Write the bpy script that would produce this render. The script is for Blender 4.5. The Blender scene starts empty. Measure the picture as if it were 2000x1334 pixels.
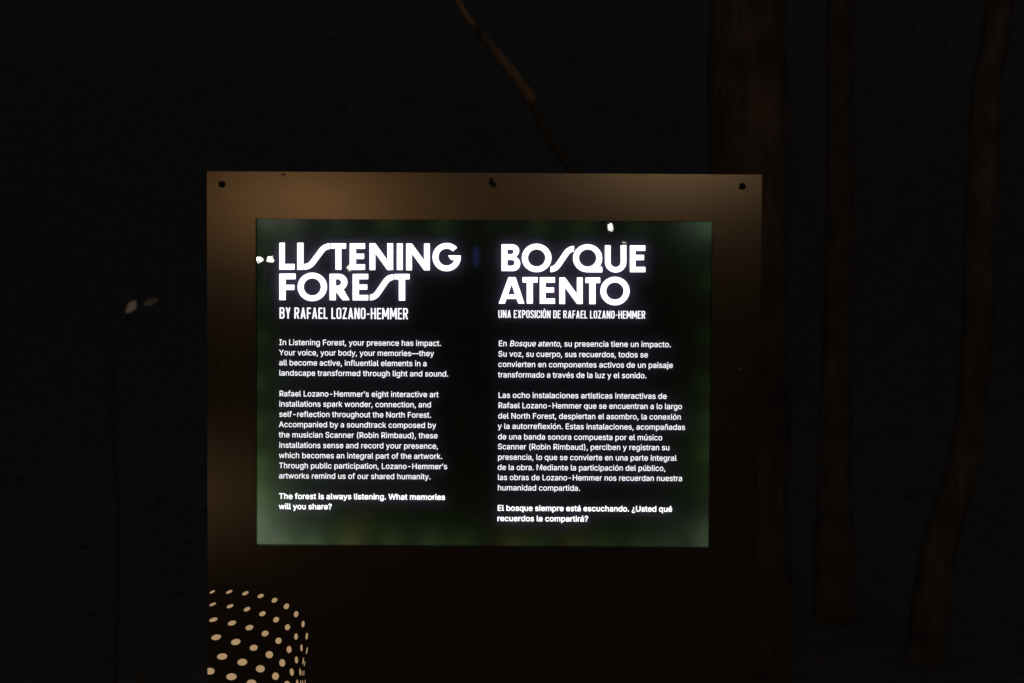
import bpy, bmesh, math, random
from mathutils import Vector, Matrix, noise
S = bpy.context.scene
COL = S.collection

# ------------------------------------------------------------------ camera
cam = bpy.data.cameras.new("camera")
cam.sensor_width = 36.0
cam.lens = 34.992
cam.clip_start = 0.05
cam.clip_end = 400.0
cam.dof.use_dof = True
cam.dof.focus_distance = 1.62
cam.dof.aperture_fstop = 3.6
cam_ob = bpy.data.objects.new("camera", cam)
COL.objects.link(cam_ob)
cam_ob.matrix_world = Matrix((
    (0.99998154, -0.00605741, -0.00048332, 0.04543),
    (-0.00032072, 0.02681672, -0.99964032, -1.61987),
    (0.00606819, 0.99962201, 0.02681428, 1.41326),
    (0, 0, 0, 1)))
S.camera = cam_ob

# ------------------------------------------------------------------ night sky
world = bpy.data.worlds.new("World")
S.world = world
world.use_nodes = True
wn = world.node_tree
sky = wn.nodes.new("ShaderNodeTexSky")
sky.sky_type = 'NISHITA'
sky.sun_disc = False
sky.sun_elevation = math.radians(1.9)
sky.sun_rotation = math.radians(0.0)
bg = wn.nodes["Background"]
bg.inputs["Strength"].default_value = 0.15
wn.links.new(sky.outputs["Color"], bg.inputs["Color"])

S.view_settings.view_transform = 'Standard'
S.view_settings.look = 'None'
S.view_settings.exposure = 0.0
S.view_settings.gamma = 1.0
S.render.engine = 'CYCLES'
S.cycles.max_bounces = 8
S.cycles.transparent_max_bounces = 12
S.cycles.sample_clamp_indirect = 40.0
S.cycles.use_denoising = True
S.cycles.use_adaptive_sampling = False

ZC = 1.30          # height of the middle of the display above the ground

# ------------------------------------------------------------------ helpers
def link(o, parent=None):
    COL.objects.link(o)
    if parent is not None:
        o.parent = parent
    return o

def tag(o, label=None, cat=None, group=None, kind=None):
    if label: o["label"] = label
    if cat: o["category"] = cat
    if group: o["group"] = group
    if kind: o["kind"] = kind
    return o

def empty(name, loc=(0, 0, 0)):
    o = bpy.data.objects.new(name, None)
    o.empty_display_size = 0.1
    o.location = loc
    return link(o)

def obj(name, bm, mat, parent=None, smooth=False, loc=None):
    me = bpy.data.meshes.new(name)
    bm.to_mesh(me)
    bm.free()
    if smooth:
        for p in me.polygons: p.use_smooth = True
    for m in (mat if isinstance(mat, (list, tuple)) else [mat]):
        me.materials.append(m)
    o = bpy.data.objects.new(name, me)
    if loc: o.location = loc
    return link(o, parent)

def new_mat(name):
    m = bpy.data.materials.new(name)
    m.use_nodes = True
    nt = m.node_tree
    return m, nt, nt.nodes["Principled BSDF"], nt.nodes["Material Output"]

def N(nt, kind, **kw):
    n = nt.nodes.new(kind)
    for k, v in kw.items():
        if k in n.inputs.keys() and not hasattr(n, k): n.inputs[k].default_value = v
        else: setattr(n, k, v)
    return n

def ramp(nt, src, stops):
    r = nt.nodes.new("ShaderNodeValToRGB")
    e = r.color_ramp.elements
    while len(e) < len(stops): e.new(0.5)
    for el, (p, c) in zip(e, stops):
        el.position = p
        el.color = (*c, 1) if len(c) == 3 else c
    nt.links.new(src, r.inputs["Fac"])
    return r

def box_bm(x0, x1, y0, y1, z0, z1, bm=None):
    bm = bm or bmesh.new()
    v = [bm.verts.new(p) for p in ((x0,y0,z0),(x1,y0,z0),(x1,y1,z0),(x0,y1,z0),(x0,y0,z1),(x1,y0,z1),(x1,y1,z1),(x0,y1,z1))]
    for f in ((3,2,1,0),(4,5,6,7),(0,1,5,4),(1,2,6,5),(2,3,7,6),(3,0,4,7)):
        bm.faces.new([v[i] for i in f])
    return bm

def tube_bm(pts, radii, seg=12, rough=0.0, seed=0, bm=None, sub=1):
    """a tapered, slightly lumpy tube along a smooth path"""
    bm = bm or bmesh.new()
    P = [Vector(p) for p in pts]
    if sub > 1:
        Q, Rr = [], []
        for i in range(len(P) - 1):
            p0, p1, p2, p3 = P[max(i-1,0)], P[i], P[i+1], P[min(i+2,len(P)-1)]
            for k in range(sub):
                t = k / sub
                Q.append(0.5*((2*p1)+(p2-p0)*t+(2*p0-5*p1+4*p2-p3)*t*t+(3*p1-p0-3*p2+p3)*t**3))
                Rr.append(radii[i]*(1-t)+radii[i+1]*t)
        Q.append(P[-1]); Rr.append(radii[-1])
        P, radii = Q, Rr
    rings = []
    up = Vector((0.13, 0.97, 0.2))
    for i, p in enumerate(P):
        d = (P[min(i+1,len(P)-1)] - P[max(i-1,0)]).normalized()
        a = d.cross(up).normalized(); b = d.cross(a).normalized()
        ring = []
        for k in range(seg):
            u = 2*math.pi*k/seg
            q = a*math.cos(u) + b*math.sin(u)
            r = radii[i]
            if rough:
                s = p + q*radii[i]
                r *= 1 + rough*noise.noise(Vector((s.x*9+seed, s.y*9, s.z*3))) + 0.5*rough*noise.noise(Vector((s.x*34+seed, s.y*34, s.z*9)))
            ring.append(bm.verts.new(p + q*r))
        rings.append(ring)
    for r0, r1 in zip(rings, rings[1:]):
        for k in range(seg):
            bm.faces.new((r0[k], r0[(k+1)%seg], r1[(k+1)%seg], r1[k]))
    bm.faces.new(rings[0][::-1]); bm.faces.new(rings[-1])
    return bm

def lathe_bm(profile, seg=24, bm=None, M=None):
    bm = bm or bmesh.new()
    rings = []
    for r, z in profile:
        rings.append([bm.verts.new((r*math.cos(2*math.pi*k/seg), r*math.sin(2*math.pi*k/seg), z)) for k in range(seg)])
    for r0, r1 in zip(rings, rings[1:]):
        for k in range(seg):
            bm.faces.new((r0[k], r0[(k+1)%seg], r1[(k+1)%seg], r1[k]))
    bm.faces.new(rings[0][::-1]); bm.faces.new(rings[-1])
    if M is not None:
        vs = {v for ring in rings for v in ring}
        for v in vs: v.co = M @ v.co
    return bm

def fill_bm(rings_list, y, bm=None):
    """flat printed shapes (outer rings with their holes) lying in the display plane"""
    bm = bm or bmesh.new()
    cu = bpy.data.curves.new("tmp", 'CURVE')
    cu.dimensions = '2D'
    cu.fill_mode = 'BOTH'
    for ring in rings_list:
        sp = cu.splines.new('POLY')
        sp.points.add(len(ring) - 1)
        for q, (x, z) in zip(sp.points, ring): q.co = (x, z, 0, 1)
        sp.use_cyclic_u = True
    ob = bpy.data.objects.new("tmp", cu)
    me = ob.to_mesh()
    vs = [bm.verts.new((v.co.x, y, v.co.y + ZC)) for v in me.vertices]
    for p in me.polygons:
        try: bm.faces.new([vs[i] for i in p.vertices][::-1] if False else [vs[i] for i in p.vertices])
        except ValueError: pass
    ob.to_mesh_clear()
    bpy.data.objects.remove(ob)
    bpy.data.curves.remove(cu)
    return bm

# ------------------------------------------------------------------ materials
def mat_panel():
    m, nt, p, out = new_mat("bronze_powder_coat")
    tc = N(nt, "ShaderNodeTexCoord")
    n1 = N(nt, "ShaderNodeTexNoise"); n1.inputs["Scale"].default_value = 7.0; n1.inputs["Detail"].default_value = 6
    nt.links.new(tc.outputs["Object"], n1.inputs["Vector"])
    r = ramp(nt, n1.outputs["Fac"], [(0.3, (0.030, 0.024, 0.019)), (0.72, (0.042, 0.033, 0.026))])
    nt.links.new(r.outputs["Color"], p.inputs["Base Color"])
    mr = N(nt, "ShaderNodeMapRange")
    mr.inputs["To Min"].default_value = 0.20; mr.inputs["To Max"].default_value = 0.245
    nt.links.new(n1.outputs["Fac"], mr.inputs["Value"]); nt.links.new(mr.outputs["Result"], p.inputs["Roughness"])
    n2 = N(nt, "ShaderNodeTexNoise"); n2.inputs["Scale"].default_value = 520.0; n2.inputs["Detail"].default_value = 3
    nt.links.new(tc.outputs["Object"], n2.inputs["Vector"])
    b = N(nt, "ShaderNodeBump"); b.inputs["Strength"].default_value = 0.22; b.inputs["Distance"].default_value = 0.0004
    nt.links.new(n2.outputs["Fac"], b.inputs["Height"]); nt.links.new(b.outputs["Normal"], p.inputs["Normal"])
    p.inputs["Specular IOR Level"].default_value = 0.5
    p.inputs["Specular Tint"].default_value = (1.0, 0.84, 0.66, 1)
    p.inputs["Anisotropic"].default_value = 0.6
    tg = N(nt, "ShaderNodeTangent"); tg.direction_type = 'RADIAL'; tg.axis = 'Z'
    nt.links.new(tg.outputs[0], p.inputs["Tangent"])
    return m

def mat_simple(name, col, rough=0.6, metal=0.0, scale=30.0, var=0.35):
    m, nt, p, out = new_mat(name)
    tc = N(nt, "ShaderNodeTexCoord")
    n1 = N(nt, "ShaderNodeTexNoise"); n1.inputs["Scale"].default_value = scale; n1.inputs["Detail"].default_value = 5
    nt.links.new(tc.outputs["Object"], n1.inputs["Vector"])
    r = ramp(nt, n1.outputs["Fac"], [(0.3, tuple(c*(1-var) for c in col)), (0.7, tuple(min(1, c*(1+var)) for c in col))])
    nt.links.new(r.outputs["Color"], p.inputs["Base Color"])
    p.inputs["Roughness"].default_value = rough
    p.inputs["Metallic"].default_value = metal
    return m

def mat_emit(name, col, strength):
    m, nt, p, out = new_mat(name)
    nt.nodes.remove(p)
    e = N(nt, "ShaderNodeEmission")
    e.inputs["Color"].default_value = (*col, 1); e.inputs["Strength"].default_value = strength
    nt.links.new(e.outputs["Emission"], out.inputs["Surface"])
    return m

def mat_dots():
    """flat dots in front of the plate, given a warm emission of their own"""
    m, nt, p, out = new_mat("warm_emissive_dot")
    nt.nodes.remove(p)
    tc = N(nt, "ShaderNodeTexCoord")
    n1 = N(nt, "ShaderNodeTexNoise"); n1.inputs["Scale"].default_value = 38.0; n1.inputs["Detail"].default_value = 3
    nt.links.new(tc.outputs["Object"], n1.inputs["Vector"])
    r = ramp(nt, n1.outputs["Fac"], [(0.3, (0.42, 0.285, 0.14)), (0.5, (0.47, 0.31, 0.155)), (0.7, (0.46, 0.285, 0.165))])
    e = N(nt, "ShaderNodeEmission"); e.inputs["Strength"].default_value = 0.85
    nt.links.new(r.outputs["Color"], e.inputs["Color"]); nt.links.new(e.outputs["Emission"], out.inputs["Surface"])
    return m

def mat_glass():
    """clear cover sheet with a slight haze: mostly straight through, a few percent scattered, a sharp reflection"""
    m, nt, p, out = new_mat("hazy_cover_glass")
    nt.nodes.remove(p)
    tr = N(nt, "ShaderNodeBsdfTransparent")
    tl = N(nt, "ShaderNodeBsdfTranslucent"); tl.inputs["Color"].default_value = (0.52, 0.47, 1.0, 1)
    mx = N(nt, "ShaderNodeMixShader"); mx.inputs["Fac"].default_value = 0.065
    nt.links.new(tr.outputs[0], mx.inputs[1]); nt.links.new(tl.outputs[0], mx.inputs[2])
    gl = N(nt, "ShaderNodeBsdfGlossy"); gl.inputs["Roughness"].default_value = 0.0
    fr = N(nt, "ShaderNodeFresnel"); fr.inputs["IOR"].default_value = 1.78   # two glass faces
    m2 = N(nt, "ShaderNodeMixShader")
    nt.links.new(fr.outputs[0], m2.inputs["Fac"]); nt.links.new(mx.outputs[0], m2.inputs[1]); nt.links.new(gl.outputs[0], m2.inputs[2])
    nt.links.new(m2.outputs[0], out.inputs["Surface"])
    return m

def mat_film():
    """dark printed film of the light box, translucent where the edge light gets through"""
    m, nt, p, out = new_mat("dark_backlit_film")
    nt.nodes.remove(p)
    tc = N(nt, "ShaderNodeTexCoord")
    n1 = N(nt, "ShaderNodeTexNoise"); n1.inputs["Scale"].default_value = 11.0; n1.inputs["Detail"].default_value = 4
    nt.links.new(tc.outputs["Object"], n1.inputs["Vector"])
    r = ramp(nt, n1.outputs["Fac"], [(0.3, (0.33, 0.42, 0.24)), (0.55, (0.41, 0.48, 0.30)), (0.75, (0.44, 0.48, 0.40))])
    tl = N(nt, "ShaderNodeBsdfTranslucent")
    nt.links.new(r.outputs["Color"], tl.inputs["Color"])
    df = N(nt, "ShaderNodeBsdfDiffuse"); df.inputs["Color"].default_value = (0.022, 0.022, 0.022, 1)
    mx = N(nt, "ShaderNodeMixShader"); mx.inputs["Fac"].default_value = 0.5
    nt.links.new(df.outputs[0], mx.inputs[1]); nt.links.new(tl.outputs[0], mx.inputs[2])
    nt.links.new(mx.outputs[0], out.inputs["Surface"])
    return m

def mat_bark(name, dark, light):
    m, nt, p, out = new_mat(name)
    tc = N(nt, "ShaderNodeTexCoord")
    mp = N(nt, "ShaderNodeMapping"); mp.inputs["Scale"].default_value = (1, 1, 0.22)
    nt.links.new(tc.outputs["Object"], mp.inputs["Vector"])
    n1 = N(nt, "ShaderNodeTexNoise"); n1.inputs["Scale"].default_value = 38.0; n1.inputs["Detail"].default_value = 9; n1.inputs["Roughness"].default_value = 0.68
    n2 = N(nt, "ShaderNodeTexNoise"); n2.inputs["Scale"].default_value = 6.0; n2.inputs["Detail"].default_value = 5
    nt.links.new(mp.outputs[0], n1.inputs["Vector"]); nt.links.new(tc.outputs["Object"], n2.inputs["Vector"])
    ml = N(nt, "ShaderNodeMath", operation='MULTIPLY')
    nt.links.new(n1.outputs["Fac"], ml.inputs[0]); nt.links.new(n2.outputs["Fac"], ml.inputs[1])
    r = ramp(nt, ml.outputs[0], [(0.12, dark), (0.25, tuple(0.5*(a+b) for a, b in zip(dark, light))), (0.42, light)])
    nt.links.new(r.outputs["Color"], p.inputs["Base Color"])
    p.inputs["Roughness"].default_value = 0.9
    p.inputs["Specular IOR Level"].default_value = 0.2
    b = N(nt, "ShaderNodeBump"); b.inputs["Strength"].default_value = 0.9; b.inputs["Distance"].default_value = 0.02
    nt.links.new(n1.outputs["Fac"], b.inputs["Height"]); nt.links.new(b.outputs["Normal"], p.inputs["Normal"])
    return m

PANEL = mat_panel()
HOUSING = mat_simple("black_housing_paint", (0.012, 0.011, 0.010), 0.5)
BOLT = mat_simple("blackened_steel", (0.018, 0.016, 0.014), 0.42, 0.6, 120)
DENT = mat_simple("scraped_paint", (0.20, 0.13, 0.08), 0.55, 0.2, 160)
LETTER = mat_emit("white_backlit_letter", (1.0, 0.975, 1.0), 2.1)
BODY = mat_emit("white_backlit_small_letter", (0.98, 0.95, 1.0), 1.45)
DOTM = mat_dots()
GLASS = mat_glass()
FILM = mat_film()
INSIDE = mat_simple("dark_inside_of_light_box", (0.02, 0.02, 0.02), 0.8)
BARK = mat_bark("brown_bark", (0.042, 0.032, 0.026), (0.165, 0.112, 0.082))
BARK_PALE = mat_bark("tan_bark", (0.06, 0.03, 0.016), (0.36, 0.20, 0.11))
DARK_BARK = mat_bark("dark_grey_bark", (0.012, 0.010, 0.009), (0.05, 0.042, 0.036))
FAR_BARK = mat_bark("grey_brown_bark", (0.05, 0.038, 0.028), (0.09, 0.068, 0.05))
LEAF = mat_simple("dark_green_leaf", (0.07, 0.085, 0.05), 0.6, 0, 3.0, 0.5)
LIT_BARK = mat_bark("painted_light_bark", (0.022, 0.014, 0.009), (0.42, 0.27, 0.17))  # pale tone stands in for the spot of light on the branch
LITTER = mat_simple("dead_leaf_litter", (0.056, 0.038, 0.027), 0.9, 0, 14.0, 0.35)
FAR_LEAF = mat_simple("brown_green_leaf", (0.072, 0.050, 0.036), 0.8, 0, 3.0, 0.25)
PALE_LEAF = mat_simple("pale_dry_leaf", (0.86, 0.70, 0.60), 0.7, 0, 20.0, 0.15)
GREY_LEAF = mat_simple("grey_green_leaf", (0.30, 0.30, 0.22), 0.7, 0, 20.0, 0.25)
DUST = mat_simple("pale_dust", (0.55, 0.52, 0.46), 0.9, 0, 300.0, 0.3)
EARTH = mat_simple("forest_soil", (0.062, 0.040, 0.030), 0.95, 0, 9.0, 0.3)
POST = mat_simple("dark_green_post_paint", (0.02, 0.024, 0.02), 0.5)

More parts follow.
